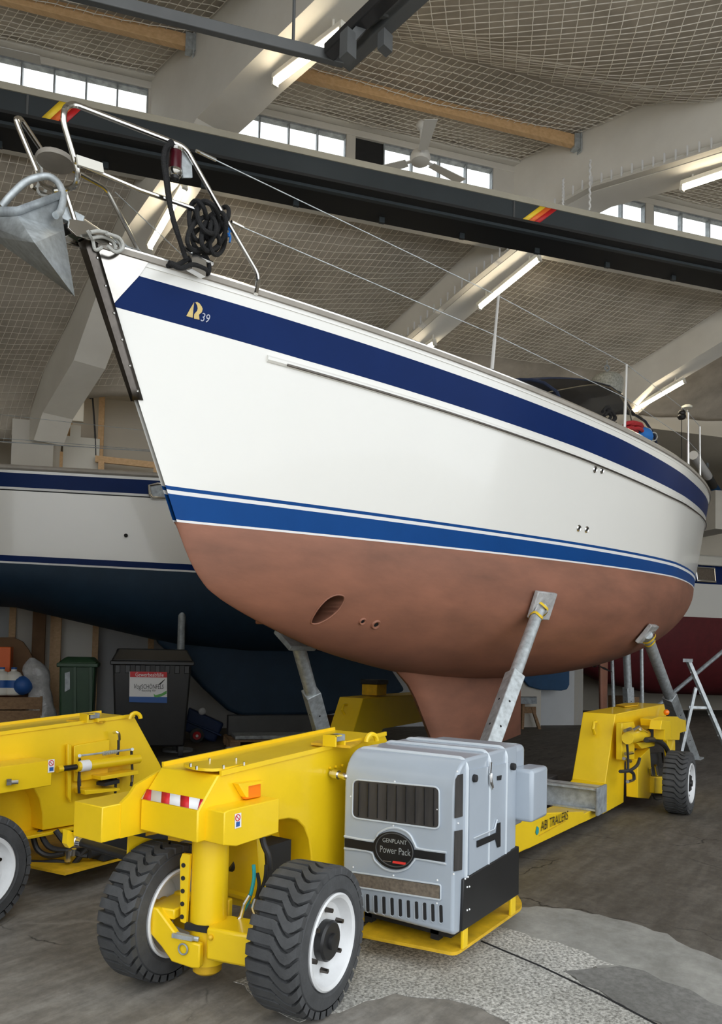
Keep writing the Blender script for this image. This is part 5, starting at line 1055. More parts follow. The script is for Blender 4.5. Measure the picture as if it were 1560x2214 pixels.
MB().tube([ff(x, y, .004) for x, y in rquad([(760, 1885), (952, 1913), (952, 1946), (760, 1916)], 4)], .004, 6, True).build('filter_rim', M['silverlight'], fl_)
for k in range(11):
    x = 774 + 17.6 * k; y0 = 1930 + 2.65 * k; h = 38
    if x > 950: break
    fpanel([(x, y0), (x + 6, y0 + 1), (x + 7, y0 + h), (x + 1, y0 + h - 1)], 'vent_slot', M['blackmatt'], .001, .004, 2.5)
    if k % 1 == 0: MB().tube([ff(x - 2, y0 + 2, .003), ff(x - 1, y0 + h, .003), ff(x + 4, y0 + h + 3, .003)], .0018, 6).build('slot_rim', M['silverlight'], pp)
# badge and band
def ell(cx, cy, a, b, sk, n=40): return [(cx + a * math.cos(t), cy + sk * a * math.cos(t) + b * math.sin(t)) for t in np.linspace(0, 2 * PI, n, False)]
MB().prism([ff(x, y, .002) for x, y in [(746, 1812), (812, 1823), (812, 1841), (746, 1830)]], (-.006, 0, 0)).build('black_band', M['black'], pp)
bnd = MB(); bnd.prism([ff(x, y, .002) for x, y in [(890, 1836), (962, 1846), (962, 1863), (890, 1853)]], (-.006, 0, 0)); bnd.build('black_band', M['black'], pp)
for L in ([(744, 1808), (806, 1818), (818, 1802), (840, 1791), (862, 1791), (884, 1803), (896, 1824), (906, 1835), (964, 1843)], [(744, 1834), (800, 1842), (810, 1860), (830, 1878), (855, 1884), (880, 1877), (894, 1862), (904, 1857), (964, 1868)]):
    MB().tube([ff(x, y, .003) for x, y in smooth_path([np.array(q, float) for q in L], 4)], .0055, 6).build('band_edge', M['silverlight'], pp)
bd = MB().prism([ff(x, y, .002) for x, y in ell(852, 1838, 44, 40, .14)], (-.010, 0, 0)).build('badge', M['black'], pp)
MB().tube([ff(x, y, .013) for x, y in ell(852, 1838, 40, 36, .14)], .0025, 6, True).build('badge_ring', M['rail'], bd)
def btxt(s, px, px2, size, name, m):
    p, q = ff(*px, .0135), ff(*px2, .0135); t = text_mb(s, p, q - p, UP, size, .0); ys = [v[1] for v in t.v]; k = np.linalg.norm(q - p) / max(1e-6, max(ys) - min(ys)); 
    t.v = [tuple(np.array([v[0], p[1] + (v[1] - p[1]) * k, p[2] + (v[2] - p[2])])) for v in t.v]; return t.build(name, m, bd)
btxt('GENPLANT', (826, 1820), (878, 1827), .026, 'badge_lettering', M['galv']); btxt('Power Pack', (820, 1842), (886, 1852), .042, 'badge_lettering', M['galv'])
MB().prism([ff(x, y, .0135) for x, y in [(849, 1861), (877, 1865), (876, 1870), (848, 1866)]], (-.001, 0, 0)).build('red_label', M['redlabel'], bd); MB().prism([ff(x, y, .0135) for x, y in [(828, 1860), (845, 1862), (845, 1864), (828, 1862)]], (-.001, 0, 0)).build('small_print_line', M['filter'], bd)
# rivets
for x, y in ((853, 1690), (945, 1750), (850, 1785), (850, 1893), (945, 1903), (944, 1953), (763, 1875), (762, 1922), (758, 1722)):
    q = ff(x, y, .001); MB().sphere(q, .0045, 8).build('rivet', M['white'], pp)
# side face features on the plane y = YN
def sf(x, y, o=.002): return aty(x, y, YN - o)
def spanel(px, name, m, o=.002, th=.004, parent=None): return MB().prism([sf(x, y, o) for x, y in px], (0, -th, 0)).build(name, m, parent or pp)
spanel([(984, 1685), (989, 1676), (999, 1673), (998, 1765), (982, 1769)], 'side_grille', M['grille'], .0); spanel([(982, 1797), (998, 1794), (997, 1880), (980, 1884)], 'side_grille', M['grille'], .0)
dp = spanel([(1011, 1665), (1098, 1648), (1100, 1868), (1060, 1888), (1010, 1906)], 'side_door', Sv, -.002, .008)
spanel([(1030, 1818), (1072, 1800), (1074, 1780), (1080, 1778), (1080, 1830), (1074, 1832), (1070, 1814), (1030, 1832)], 'door_handle', M['black'], .008, .004, dp); spanel([(1074, 1678), (1083, 1676), (1082, 1686), (1074, 1687)], 'lock_plate', M['black'], .008, .003, dp)
MB().tube([sf(x, y, .010) for x, y in [(1024, 1812), (1068, 1793), (1074, 1772)]], .004, 6).build('handle_edge', M['silverlight'], dp)
lt = MB(); lt.beam(sf(1061, 1648, .012), sf(1059, 1672, .012), .012, .006, (0, 1, 0)); lt.tube([sf(1061, 1672, .014), sf(1062, 1690, .018), sf(1065, 1702, .014)], .006, 6); lt.tube([sf(1058, 1675, .012), sf(1059, 1695, .014), sf(1064, 1706, .014)], .004, 6); lt.build('latch', M['chrome'], pp)
for x, y in ((1020, 1682), (1104, 1657)): 
    q = sf(x, y, -.002); MB().lathe([(.016, 0), (.018, .012), (.016, .022), (.006, .026)], q, (0, -1, 0), 12).build('rubber_bumper', M['blackmatt'], pp)
for x, y in ((1009, 1918), (1014, 1917), (1009, 1968), (1014, 1966), (1005, 1900), (1011, 1896), (1092, 1856), (990, 1780), (988, 1668), (980, 1890)): MB().sphere(sf(x, y, .012 if y > 1895 else .002), .0045, 8).build('rivet', M['white'], pp)
# tray
tray_ = MB(); px = rquad([(770, 2025), (985, 2068), (1132, 1964), (1112, 1930), (900, 1900)], 14); tray_.prism([atz(x, y, .092) for x, y in px], (0, 0, .014)); tray_.build('support_tray', M['yellow_worn'], pp)
for (x0, y0), (x1, y1) in (((978, 2050), (1016, 2040)), ((1092, 1980), (1122, 1968))):
    a = atz(x0, y0, .10); b = atz(x1, y1, .10); m = MB(); d = np.array([b[0] - a[0], 0, 0]); wd = max(.045, abs(d[0]) * .5)
    a = np.array([a[0], YN + .0, .104]); m.box(a[0], YN - .01, .104, a[0] + wd, YN + .004, .205); m.box(a[0], YN - .01, .195, a[0] + wd, YN + .36, .209); m.build('mounting_bracket', Yl, pp, bevel=.004)
lg = MB()
for x in (2.9, 3.4):
    for y in (1.55, 1.9): lg.box(x, y, .1, x + .04, y + .04, .17)
lg.build('foot_row', M['blackmatt'], pp)
hang = MB(); hang.box(2.9, 1.94, .1, 3.5, 1.98, .3); hang.build('mounting_plate', M['yellow_worn'], pp)
# ------------------------------------------------------------------ support props under the yacht
def pl(x, y, b): return onpl(x, y, H2 * b, H2)
def prop(base, top, nrm_, label, mid=.5, wrap=True, sw=.115, r=.05, foot=True):
    base, top = np.asarray(base, float), np.asarray(top, float); d = nrm(top - base); L = np.linalg.norm(top - base); n = nrm(nrm_)
    t = thing('boat_support_prop', label, 'support prop', base, 'galvanised props holding the yacht')
    s = nrm(np.cross(d, H2 if abs(d @ H2) < .8 else H1)); w = np.cross(d, s); sv = MB(); m = base + d * L * mid; sv.obox((base + m) / 2, s * sw / 2, w * sw / 2, d * L * mid / 2); so = sv.build('outer_sleeve', M['galv'], t, bevel=.006)
    for k in range(3):
        q = base + d * L * mid * (.35 + .2 * k)
        for e in (s, -s, w, -w): MB().lathe([(.009, 0), (.009, .002)], q + e * sw / 2, e, 10).build('pin_hole', M['blackmatt'], so)
    MB().cyl(m - d * .05, top - d * .05, r, seg=24).build('inner_tube', M['galv'], t)
    pd = MB(); u = nrm(np.cross(n, UP)); v = np.cross(n, u); pd.obox(top + n * .018, u * .135, v * .12, n * .022); pd.build('pad', M['plasticbag'] if wrap else M['galvdark'], t, bevel=.008)
    kn = MB(); kn.cyl(top - d * .10, top + n * .03, r * 1.05, r * .8, 16); kn.build('swivel_head', M['galv'], t)
    if wrap:
        wr = MB(); G = []
        for j in range(9):
            f = j / 8; rr = r * (1.05 + .5 * f ** 2); c = top - d * .17 + (d * .17 + n * .01) * f; G.append([c + (u * math.cos(a) + v * math.sin(a) * (1 + .3 * f)) * rr * (1 + .12 * math.sin(5 * a + j * 1.3)) for a in np.linspace(0, 2 * PI, 25)])
        wr.grid(G); wr.build('plastic_wrap', M['plasticbag'], t)
        for f, rr in ((-.16, 1.12), (-.055, 1.5)):
            tp_ = MB(); c = top + d * f; uu = nrm(np.cross(d, UP)); vv = np.cross(d, uu); tp_.grid([[c + d * (z + .01 * math.sin(3 * a)) + (uu * math.cos(a) + vv * math.sin(a)) * r * rr for a in np.linspace(0, 2 * PI, 25)] for z in (-.014, .014)]); tp_.build('yellow_tape', M['sy'], t)
    if foot:
        ft = MB(); ft.box(base[0] - .12, base[1] - .12, base[2] - .0, base[0] + .12, base[1] + .12, base[2] + .02); ft.build('foot_plate', M['galv'], t)
    return t
p, n = on_hull(1164, 1306); prop(atz(1011, 1738, .338), p + n * .02, n, 'grey prop with yellow tape and wrapped pad holding the near side of the hull', .60)
fb_, ft_ = atz(716, 1655, .30), aty(640, 1380, 3.72); prop(fb_, ft_, (0.1, .55, -.8), 'grey prop standing behind the near arm on the far side of the keel', .62, False, .13, .055)
p, n = on_hull(1392, 1366); prop(atz(1497, 1640, 0), p + n * .02, n, 'grey prop leaning to the stern beside the ladder', .56, True, .13, .06)
q = atz(1362, 1601, 0); prop(q, atd(1353, 1390, 12.0), (0, .3, -.9), 'dim grey prop on the far side under the stern', .55, False, .13, .06)
for (x0, y0), (x1, y1), lb in (((1322, 1402), (1328, 1600), 'thin upright pole between rudder and far stern prop'), ((1386, 1392), (1389, 1602), 'thin upright pole beside the near stern prop')):
    o = MB(); b0 = atz(x1, y1, 0); d_ = (b0 - EYEP) @ CFW; o.cyl(b0, atd(x0, y0, d_), .03, seg=10); o.cyl(b0, b0 + UP * .02, .09, seg=12); tag(o.build('support_pole', M['galv']), lb, 'pole', 'thin poles under the stern')
# ------------------------------------------------------------------ neighbouring boats
def side_hull(root, a_list, hb, zs, zwl, zc, bc, bands, mats_, sternfull=False):
    na = 60; aa = np.linspace(a_list[0], a_list[-1], na); G = []; rowm = []
    hbv, zsv, zcv = [np.interp(aa, a_list, v) for v in (hb, zs, zc)]
    tops = [(f, m) for f, m in bands]        # f = fraction sheer->waterline
    for f, m in tops: G.append([HP(a, bc - h * (1 - .12 * f), z - (z - zwl) * f) for a, h, z in zip(aa, hbv, zsv)]); rowm.append(m)
    for th in np.linspace(0, PI / 2, 12)[1:]: G.append([HP(a, bc - h * .88 * math.cos(th) ** .95, zwl + (c - zwl) * math.sin(th) ** .95) for a, h, c in zip(aa, hbv, zcv)]); rowm.append(len(mats_) - 1)
    mb = MB()
    for sg in (1, -1):
        o = len(mb.v)
        for r in G: mb.v.extend([tuple(p if sg == 1 else p + H2 * 2 * (bc - p @ H2)) for p in r])
        for r in range(len(G) - 1):
            for k in range(na - 1): mb.f.append((o + r * na + k, o + r * na + k + 1, o + (r + 1) * na + k + 1, o + (r + 1) * na + k)); mb.m.append(rowm[r])
    dk = [[G[0][k] + (H2 * 2 * (bc - G[0][k] @ H2)) * f - UP * .03 for f in np.linspace(0, 1, 5)] for k in range(na)]; d = MB(); d.grid(dk)
    h = mb.build('hull', mats_, root, ang=40); d.build('deck', M['lampwhite'], root); return h, G, aa
LB = 11.0; NBb = LB - 1.2
def apx(x, b): return pl(x, 1300, b) @ H1
zsh = lambda x, y: pl(x, y, NBb)[2]
lyt = thing('sailing_yacht', 'white yacht with navy stripes and dark blue underbody parked behind, at the left', 'sailing yacht', HP(-.5, LB, 0), None)
zL0, zL1 = zsh(0, 1012), zsh(330, 1030); aL0, aL1 = apx(0, NBb), apx(330, NBb); sl_ = (zL1 - zL0) / (aL1 - aL0); zwl2 = zsh(100, 1221)
al = [-8.6, -6, aL0, .5, 1.6, 2.6, 3.4, 3.9]
zss = [zL0 + sl_ * (a - aL0) for a in al]
zc_ = [2.2, 2.0, pl(0, 1312, LB)[2], 1.42, 1.34, 1.34, 1.45, 1.9]
fr = lambda y, x=100: (zsh(x, 1018) - zsh(x, y)) / (zsh(x, 1018) - zwl2)
bd_ = [(0, 0), (fr(1026), 1), (fr(1056), 3), (fr(1061), 2), (fr(1063.5), 0), (fr(1100), 0), (fr(1150), 0), (fr(1202), 1), (fr(1215), 3), (fr(1219), 4), (1.0, 4)]
side_hull(lyt, al, [.9, 1.05, 1.2, 1.2, 1.12, .85, .45, .05], zss, zwl2, zc_, LB, bd_, [M['gel'], M['navy'], M['blackmatt'], M['white'], M['bluedark']])
kp_ = [pl(x, y, LB) for x, y in [(335, 1385), (380, 1425), (440, 1490), (490, 1535), (520, 1548), (700, 1545), (790, 1525), (870, 1492)]]; kz = [p for p in kp_] + [HP(3.5, LB, 1.5), HP(.3, LB, 1.6)]
MB().prism([q - H2 * .16 for q in kz], H2 * .32).build('keel', M['bluedark'], lyt, bevel=.06, seg=3)
po = MB(); pq = [pl(x, y, NBb + .0) for x, y in [(323, 1050), (340, 1046), (360, 1047), (360, 1077), (330, 1076), (324, 1068)]]; po.tube([p - H2 * .0 for p in pq], .022, 8, True); pw = po.build('portlight_frame', M['steel'], lyt); po = MB(); po.prism(pq, H2 * .01); po.build('portlight_glass', M['galvdark'], pw)
tr_ = MB(); tr_.tube([HP(a, LB - h - .0, z + .02) for a, h, z in zip(np.linspace(-8.6, 3.9, 50), np.interp(np.linspace(-8.6, 3.9, 50), al, [.9, 1.05, 1.2, 1.2, 1.12, .85, .45, .05]), np.interp(np.linspace(-8.6, 3.9, 50), al, zss))], .035, 8); tr_.build('toe_rail', M['teak'], lyt)
MB().lathe([(.02, 0), (.025, .01)], pl(272, 1158, NBb + .06), -H2, 10).build('outlet', M['blackmatt'], lyt)
for y0, y1, r in ((950, 972, .004), (958, 974, .006), (898, 932, .003)):
    a, b = pl(-40, y0 - 6, 10.2), pl(360, y1 + 4, 10.2); MB().tube([a, b], r, 5).build('lifeline', M['galvdark'], lyt)
for a, nm_ in ((2.35, 'timber block under the keel of the left yacht, behind the pallet'), (3.0, 'timber block under the right end of the left yacht keel')): ckz = MB(); ckz.obox(HP(a, LB, .19), H1 * .15, H2 * .2, UP * .19); tag(ckz.build('keel_block', M['woodold']), nm_, 'block')
jt_ = pl(394, 1292, LB - .85); jb = np.array([*jt_[:2], 0]); js = thing('jack_stand', 'grey jack stand behind the black waste bin, propping the left yacht', 'jack stand', jb)
MB().cyl(jb + UP * .02, jb + UP * 1.05, .075, seg=16).build('outer_tube', M['galvdark'], js); MB().cyl(jb + UP * 1.0, jt_ + UP * .0, .05, seg=16).build('inner_tube', M['galvdark'], js); MB().obox(jt_ + UP * .02, H1 * .16, H2 * .1, UP * .03).build('pad', M['galvdark'], js); MB().cyl(jb, jb + UP * .03, .2, seg=20).build('base_plate', M['galvdark'], js)
# right hand boat in the niche
RBc = 14.7; rN = RBc - 1.35
ryt = thing('motor_sailer', 'white boat with dark red underbody and cabin windows at the right edge', 'boat', HP(13, RBc, 0))
zr = lambda y, x=1550: pl(x, y, rN)[2]
ar_ = [9.3, 10.2, 11.5, 14, 18, 21]
side_hull(ryt, ar_, [.7, 1.1, 1.35, 1.4, 1.2, .1], [zr(1264)] * 4 + [zr(1264) + .1, zr(1264) + .3], zr(1335), [1.2, .8, .55, .5, .6, 1.4], RBc, [(0, 0), (.5, 0), (.97, 0), (1, 1)], [M['gel'], M['darkred']])
z0 = zr(1264); rc = MB(); rc.hexa([HP(9.6, rN + .25, z0 - .05), HP(18, rN + .25, z0 - .05), HP(18, RBc + 1.0, z0 - .05), HP(9.6, RBc + 1.0, z0 - .05), HP(9.8, rN + .35, zr(1220)), HP(17.5, rN + .35, zr(1220)), HP(17.5, RBc + .9, zr(1220)), HP(9.8, RBc + .9, zr(1220))]); rc.build('cabin_side', M['navy'], ryt)
rc = MB(); rc.hexa([HP(9.7, rN + .2, zr(1220)), HP(17.6, rN + .2, zr(1220)), HP(17.6, RBc + 1.0, zr(1220)), HP(9.7, RBc + 1.0, zr(1220)), HP(9.9, rN + .3, zr(1196)), HP(17.4, rN + .3, zr(1196)), HP(17.4, RBc + .9, zr(1196)), HP(9.9, RBc + .9, zr(1196))]); rc.build('cabin_roof', M['lampwhite'], ryt, bevel=.05)
for k in range(3):
    a = apx(1522, rN) + 1.1 * k; w_ = MB(); P = [HP(a, rN + .24, zr(1255)), HP(a + .5, rN + .24, zr(1255)), HP(a + .5, rN + .28, zr(1226)), HP(a, rN + .28, zr(1226))]; w_.tube(P, .035, 8, True); f_ = w_.build('window_frame', M['steel'], ryt); g_ = MB(); g_.prism(P, H2 * .02); g_.build('window_glass', M['filter'], f_)
uc = MB(); uc.hexa([HP(10.6, rN + .7, zr(1196)), HP(14.5, rN + .7, zr(1196)), HP(14.5, RBc + .7, zr(1196)), HP(10.6, RBc + .7, zr(1196)), HP(10.7, rN + .8, zr(1125)), HP(14.4, rN + .8, zr(1125)), HP(14.4, RBc + .6, zr(1125)), HP(10.7, RBc + .6, zr(1125))]); uc.build('wheelhouse', M['wall'], ryt, bevel=.04)
kb = MB(); kb.obox(HP(10.8, RBc, .24), H1 * .2, H2 * .3, UP * .24); tag(kb.build('keel_block', M['woodold']), 'timber block beneath the dark red underbody at right', 'block')
# blue rudder blade on the white wall
rb_ = BW - .34; bl_ = MB(); bl_.prism([pl(x, y, rb_) for x, y in [(1125, 1360), (1227, 1360), (1227, 1480), (1222, 1490), (1210, 1493), (1165, 1491), (1140, 1484), (1127, 1468)]], H2 * -.06); tag(bl_.build('rudder_blade', M['blueblade'], bevel=.015), 'blue rudder blade hung on the pale wall, seen beneath the copper hull', 'rudder')
# trestle stool
tz = thing('step_stool', 'small wooden trestle stool by the pale wall behind the keel', 'stool', atz(1145, 1575, 0)); dS = (atz(1145, 1575, 0) - EYEP) @ CFW
sq = lambda x, y, o=0.: atd(x, y, dS + o)
MB().hexa([sq(1122, 1522, -.15), sq(1160, 1522, -.15), sq(1160, 1520, .15), sq(1122, 1520, .15), sq(1122, 1508, -.15), sq(1160, 1508, -.15), sq(1160, 1506, .15), sq(1122, 1506, .15)]).build('seat', M['galvdark'], tz)
for (x0, y0), (x1, y1), o in (((1130, 1522), (1128, 1577), -.12), ((1150, 1530), (1166, 1577), -.12), ((1130, 1522), (1128, 1572), .12), ((1150, 1530), (1164, 1572), .12)):
    p1 = sq(x1, y1, o); p1[2] = 0.0; MB().beam(p1, sq(x0, y0, o), .05, .05).build('leg', M['woodold'], tz)
MB().beam(sq(1128, 1535, -.12), sq(1158, 1535, -.12), .03, .12).build('apron', M['woodold'], tz)
# ------------------------------------------------------------------ wheelie bins, cart and clutter under the left yacht
def binbox(x0, x1, ytop, ybase, dep, name, label, m, lidm, lidh=.1, cat='bin'):
    p0, p1 = atz(x0, ybase, 0), atz(x1, ybase, 0); b = p1 @ H2; a0, a1 = pl(x0, 1450, b) @ H1, pl(x1, 1450, b) @ H1; zt = pl((x0 + x1) / 2, ytop, b)[2]
    t = thing(name, label, cat, HP((a0 + a1) / 2, b + dep / 2, 0)); w = a1 - a0
    MB().hexa([HP(a0 + w * .06, b + .06, .14), HP(a1 - w * .06, b + .06, .14), HP(a1 - w * .06, b + dep - .06, .14), HP(a0 + w * .06, b + dep - .06, .14), HP(a0, b, zt - lidh - .04), HP(a1, b, zt - lidh - .04), HP(a1, b + dep, zt - lidh - .04), HP(a0, b + dep, zt - lidh - .04)]).build('body', m, t, bevel=.025, seg=3)
    MB().hexa([HP(a0 - .03, b - .03, zt - lidh - .07), HP(a1 + .03, b - .03, zt - lidh - .07), HP(a1 + .03, b + dep + .02, zt - lidh - .07), HP(a0 - .03, b + dep + .02, zt - lidh - .07), HP(a0 - .03, b - .03, zt - lidh - .02), HP(a1 + .03, b - .03, zt - lidh - .02), HP(a1 + .03, b + dep + .02, zt - lidh - .02), HP(a0 - .03, b + dep + .02, zt - lidh - .02)]).build('rim', m, t, bevel=.01)
    MB().hexa([HP(a0 - .02, b - .02, zt - lidh - .02), HP(a1 + .02, b - .02, zt - lidh - .02), HP(a1 + .02, b + dep, zt - lidh - .02), HP(a0 - .02, b + dep, zt - lidh - .02), HP(a0 + .06, b + .1, zt), HP(a1 - .06, b + .1, zt), HP(a1 - .03, b + dep - .05, zt), HP(a0 + .03, b + dep - .05, zt)]).build('lid', lidm, t, bevel=.02, seg=3)
    for aa_ in (a0 + .1, a1 - .1): MB().cyl(HP(aa_ - .03, b + .15, .09), HP(aa_ + .03, b + .15, .09), .09, seg=16).build('castor', M['rubber'], t); MB().cyl(HP(aa_ - .03, b + dep - .15, .09), HP(aa_ + .03, b + dep - .15, .09), .09, seg=16).build('castor', M['rubber'], t)
    return t, b, a0, a1, zt
t_, bb, a0, a1, zt = binbox(243, 414, 1403, 1640, .72, 'waste_container', 'large black waste container with a red, white and blue sign', M['black'], M['black'], .13, 'waste container')
for k in range(8): a = a0 + (a1 - a0) * (k + .5) / 8; MB().obox(HP(a, bb + .004, zt - .25), H1 * .03, H2 * .012, UP * .05).build('rib', M['black'], t_, bevel=.006)
sg_ = lambda x, y, o=.012: pl(x, y, bb - o)
sgp = MB().prism([sg_(x, y) for x, y in [(280, 1452), (361, 1453), (361, 1519), (279, 1518)]], H2 * .008).build('sign', M['white'], t_)
MB().prism([sg_(x, y, .014) for x, y in [(281, 1452), (361, 1453), (361, 1465), (281, 1464)]], -H2 * .001).build('sign_header', M['red'], sgp); MB().prism([sg_(x, y, .014) for x, y in [(279, 1506), (361, 1507), (361, 1520), (279, 1518)]], -H2 * .001).build('sign_footer', M['decal_blue'], sgp)
def stxt(s, x0, x1, y, size, m, o=.0165, sh=0.):
    p, q = sg_(x0, y, o), sg_(x1, y, o); t = text_mb(s, p, H1, UP, size, 0., sh); al_ = [np.array(v) @ H1 for v in t.v]; k = np.linalg.norm(q - p) / (max(al_) - min(al_)); t.v = [tuple(np.array(v) + H1 * ((np.array(v) - p) @ H1) * (k - 1)) for v in t.v]; return t.build('sign_lettering', m, sgp)
stxt('Gewerbeabfälle', 292, 353, 1462.5, .068, M['white']); stxt('Vog', 288, 304, 1489, .085, M['black'], sh=.2); stxt('SCHÖNFELS', 305, 353, 1489, .075, M['black']); stxt('Recycling', 306, 326, 1495, .035, M['black']); stxt('für', 329, 337, 1495, .035, M['black'])
MB().prism([sg_(x, y, .0165) for x, y in [(342, 1480), (355, 1469), (357, 1469), (347, 1480)]], -H2 * .001).build('sign_mark', M['black'], sgp); MB().prism([sg_(x, y, .0165) for x, y in [(332, 1500), (336, 1503), (348, 1500), (360, 1493), (360, 1500), (348, 1506), (338, 1508), (333, 1506)]], -H2 * .001).build('sign_mark', M['decal_green'], sgp)
t_, bb2, a02, a12, zt2_ = binbox(128, 206, 1421, 1640, .55, 'wheelie_bin', 'dark green wheelie bin left of the black waste container', M['greengrey'], M['greengrey'], .05)
q = pl(146, 1475, bb2 - .008); bz = MB(); bz.prism([pl(x, y, bb2 - .006) for x, y in [(140, 1455), (151, 1452), (151, 1490), (140, 1496)]], -H2 * .003); bz.build('sticker', M['galvdark'], t_)
rb2 = MB()
for x in (162, 196): rb2.beam(pl(x, 1600, bb2 - .01), pl(x, 1440, bb2 - .01), .03, .03)
rb2.build('body_rib', M['greengrey'], t_)
# blue cart with red wheel
d0 = atz(425, 1606, 0); bc_ = d0 @ H2 + .12
cart = thing('garden_cart', 'dark blue tipping cart with one red wheel right of the black container', 'cart', d0); cp = lambda x, y, o=0.: pl(x, y, bc_ + o)
MB().hexa([cp(398, 1580, 0), cp(464, 1608, 0), cp(464, 1606, .5), cp(398, 1578, .5), cp(408, 1530, -.03), cp(484, 1565, -.03), cp(484, 1563, .53), cp(408, 1528, .53)]).build('tub', M['bluecart'], cart, bevel=.03, seg=3)
MB().tube([cp(398, 1556, -.03), cp(478, 1590, -.03)], .018, 8).build('rim_band', M['bluecart'], cart)
c = cp(425, 1590, -.08); wr_ = (c[2]); MB().lathe([(wr_ * .6, -.04), (wr_, -.03), (wr_, .03), (wr_ * .6, .04)], c, H2, 28).build('tyre', M['rubber'], cart); w_ = cart.children[-1]; MB().lathe([(wr_ * .6, -.042), (wr_ * .55, -.05), (wr_ * .2, -.045), (.02, -.06)], c, H2, 24).build('rim', M['red'], w_); MB().cyl(c - H2 * .07, c + H2 * .3, .02, seg=10).build('axle', M['chrome'], cart)
pb_ = MB(); pb_.sphere(cp(437, 1538, -.02), .07, 12, sc=(1, .5, .8)); tag(pb_.build('paper_bag', M['white'], ang=60), 'small white bag lying on the rim of the blue cart', 'bag')
# pallets with stuff at far left, plastic bundle, cardboard
def pallet(c, a_len, b_len, label, z0=0.):
    t = thing('pallet', label, 'pallet', HP(c[0], c[1], z0), 'wooden pallets'); a0_, b0_ = c[0] - a_len / 2, c[1] - b_len / 2
    for k in range(5): b = b0_ + b_len * (k + .5) / 5; MB().obox(HP(c[0], b, z0 + .135), H1 * a_len / 2, H2 * b_len / 12, UP * .011).build('top_board', M['woodold'], t)
    for i in range(3):
        for j in range(3): MB().obox(HP(a0_ + a_len * (i + .5) / 3 + (i - 1) * a_len * .12, b0_ + b_len * (j + .5) / 3 + (j - 1) * b_len * .12, z0 + .075), H1 * .07, H2 * .05, UP * .05).build('block', M['woodold'], t)
    for j in range(3): MB().obox(HP(c[0], b0_ + b_len * (j + .5) / 3 + (j - 1) * b_len * .12, z0 + .0125), H1 * a_len / 2, H2 * .05, UP * .0125).build('bottom_board', M['woodold'], t)
    return t
pa_ = atz(30, 1618, 0); ac, bcn = apx(20, pa_ @ H2), pa_ @ H2 + .4
pallet((ac, bcn), 1.1, .8, 'wooden pallet on the floor carrying a crate, left of the green bin')
cr_ = thing('wooden_crate', 'plank crate standing on the pallet at the left edge', 'crate', HP(ac, bcn, .147))
for k in range(3):
    for b in (bcn - .36, bcn + .36): MB().obox(HP(ac, b, .147 + .10 + .17 * k), H1 * .43, H2 * .012, UP * .078).build('plank', M['woodold'], cr_)
for a in (ac - .43, ac + .43): MB().obox(HP(a, bcn, .147 + .27), H1 * .014, H2 * .37, UP * .265).build('end_panel', M['woodold'], cr_)
MB().obox(HP(ac, bcn, .147 + .51), H1 * .42, H2 * .345, UP * .012).build('lid_board', M['woodold'], cr_)
zcr = .147 + .545
for k, (x, m_, lb) in enumerate(((10, 'white', 'white canister with blue stripe on the crate, left one'), (36, 'white', 'white canister with blue stripe on the crate, beside the plastic bundle'))):
    c = HP(apx(x, bcn - .25), bcn - .25, zcr); t = thing('canister', lb, 'canister', c, 'canisters on the crate')
    MB().lathe([(.09, 0), (.105, .02), (.105, .26), (.08, .3), (.035, .32), (.035, .345)], c, UP, 20).build('body', M['lampwhite'], t); MB().lathe([(.1065, .1), (.1065, .2)], c, UP, 20, cap=False).build('blue_stripe', M['decal_blue'], t); MB().cyl(c + UP * .345, c + UP * .37, .036, seg=14).build('cap', M['decal_blue'], t)
cb_ = HP(apx(0, bcn - .2), bcn + .15, zcr); o = MB(); o.obox(cb_ + UP * .32, H1 * .12, H2 * .12, UP * .32); tag(o.build('carton', M['so'], bevel=.01), 'orange carton standing on the crate at the left edge', 'carton')
bl2 = MB(); bl2.sphere(HP(apx(56, bcn - .28), bcn - .28, zcr + .13), .13, 14, sc=(1, 1, 1)); tag(bl2.build('net_bag', M['decal_blue'], ang=60), 'round dark blue bag on the crate next to the canisters', 'bag')
cd_ = MB(); bq = bcn + .62; cd_.prism([pl(x, y, bq) for x, y in [(-60, 1378), (30, 1378), (50, 1388), (62, 1405), (72, 1425), (78, 1450), (78, 1560), (-60, 1560)]], H2 * .05); ob = cd_.build('cardboard_sheet', M['cardboard'], bevel=.004); tag(ob, 'large brown round-cornered board standing behind the crate', 'board')
for v in ob.data.vertices: v.co.z = max(v.co.z, .0) if v.co.z > .35 else 0.0
pw_ = thing('plastic_bundle', 'tall bundle wrapped in cloudy plastic film by the wooden post', 'bundle', atz(92, 1614, 0)); bP = atz(92, 1614, 0) @ H2
G = []
for j in range(16):
    f = j / 15; y = 1562 - (1562 - 1422) * f; cx = 88 - 20 * f + 8 * math.sin(3 * f); hw = [30, 31, 30, 29, 27, 26, 24, 22, 20, 22, 26, 28, 27, 22, 14, 4][j]; P_ = pl(cx, y, bP); rr = hw / 1600 * ((P_ - EYEP) @ CFW); zz = P_[2] if j else 0.0
    G.append([np.array([P_[0], P_[1], zz]) + (H1 * math.cos(a) + H2 * .6 * math.sin(a)) * rr * (1 + .08 * math.sin(4 * a + j)) for a in np.linspace(0, 2 * PI, 22)])
MB().grid(G).build('film', M['plasticbag'], pw_, ang=60)
wp_ = MB(); b = 12.2; wp_.hexa([HP(apx(118, b), b, 0), HP(apx(134, b), b, 0), HP(apx(134, b), b + .1, 0), HP(apx(118, b), b + .1, 0), HP(apx(120, b), b, 2.2), HP(apx(134, b), b, 2.2), HP(apx(134, b), b + .1, 2.2), HP(apx(120, b), b + .1, 2.2)]); tag(wp_.build('timber_post', M['wood']), 'square timber post behind the green bin', 'post')
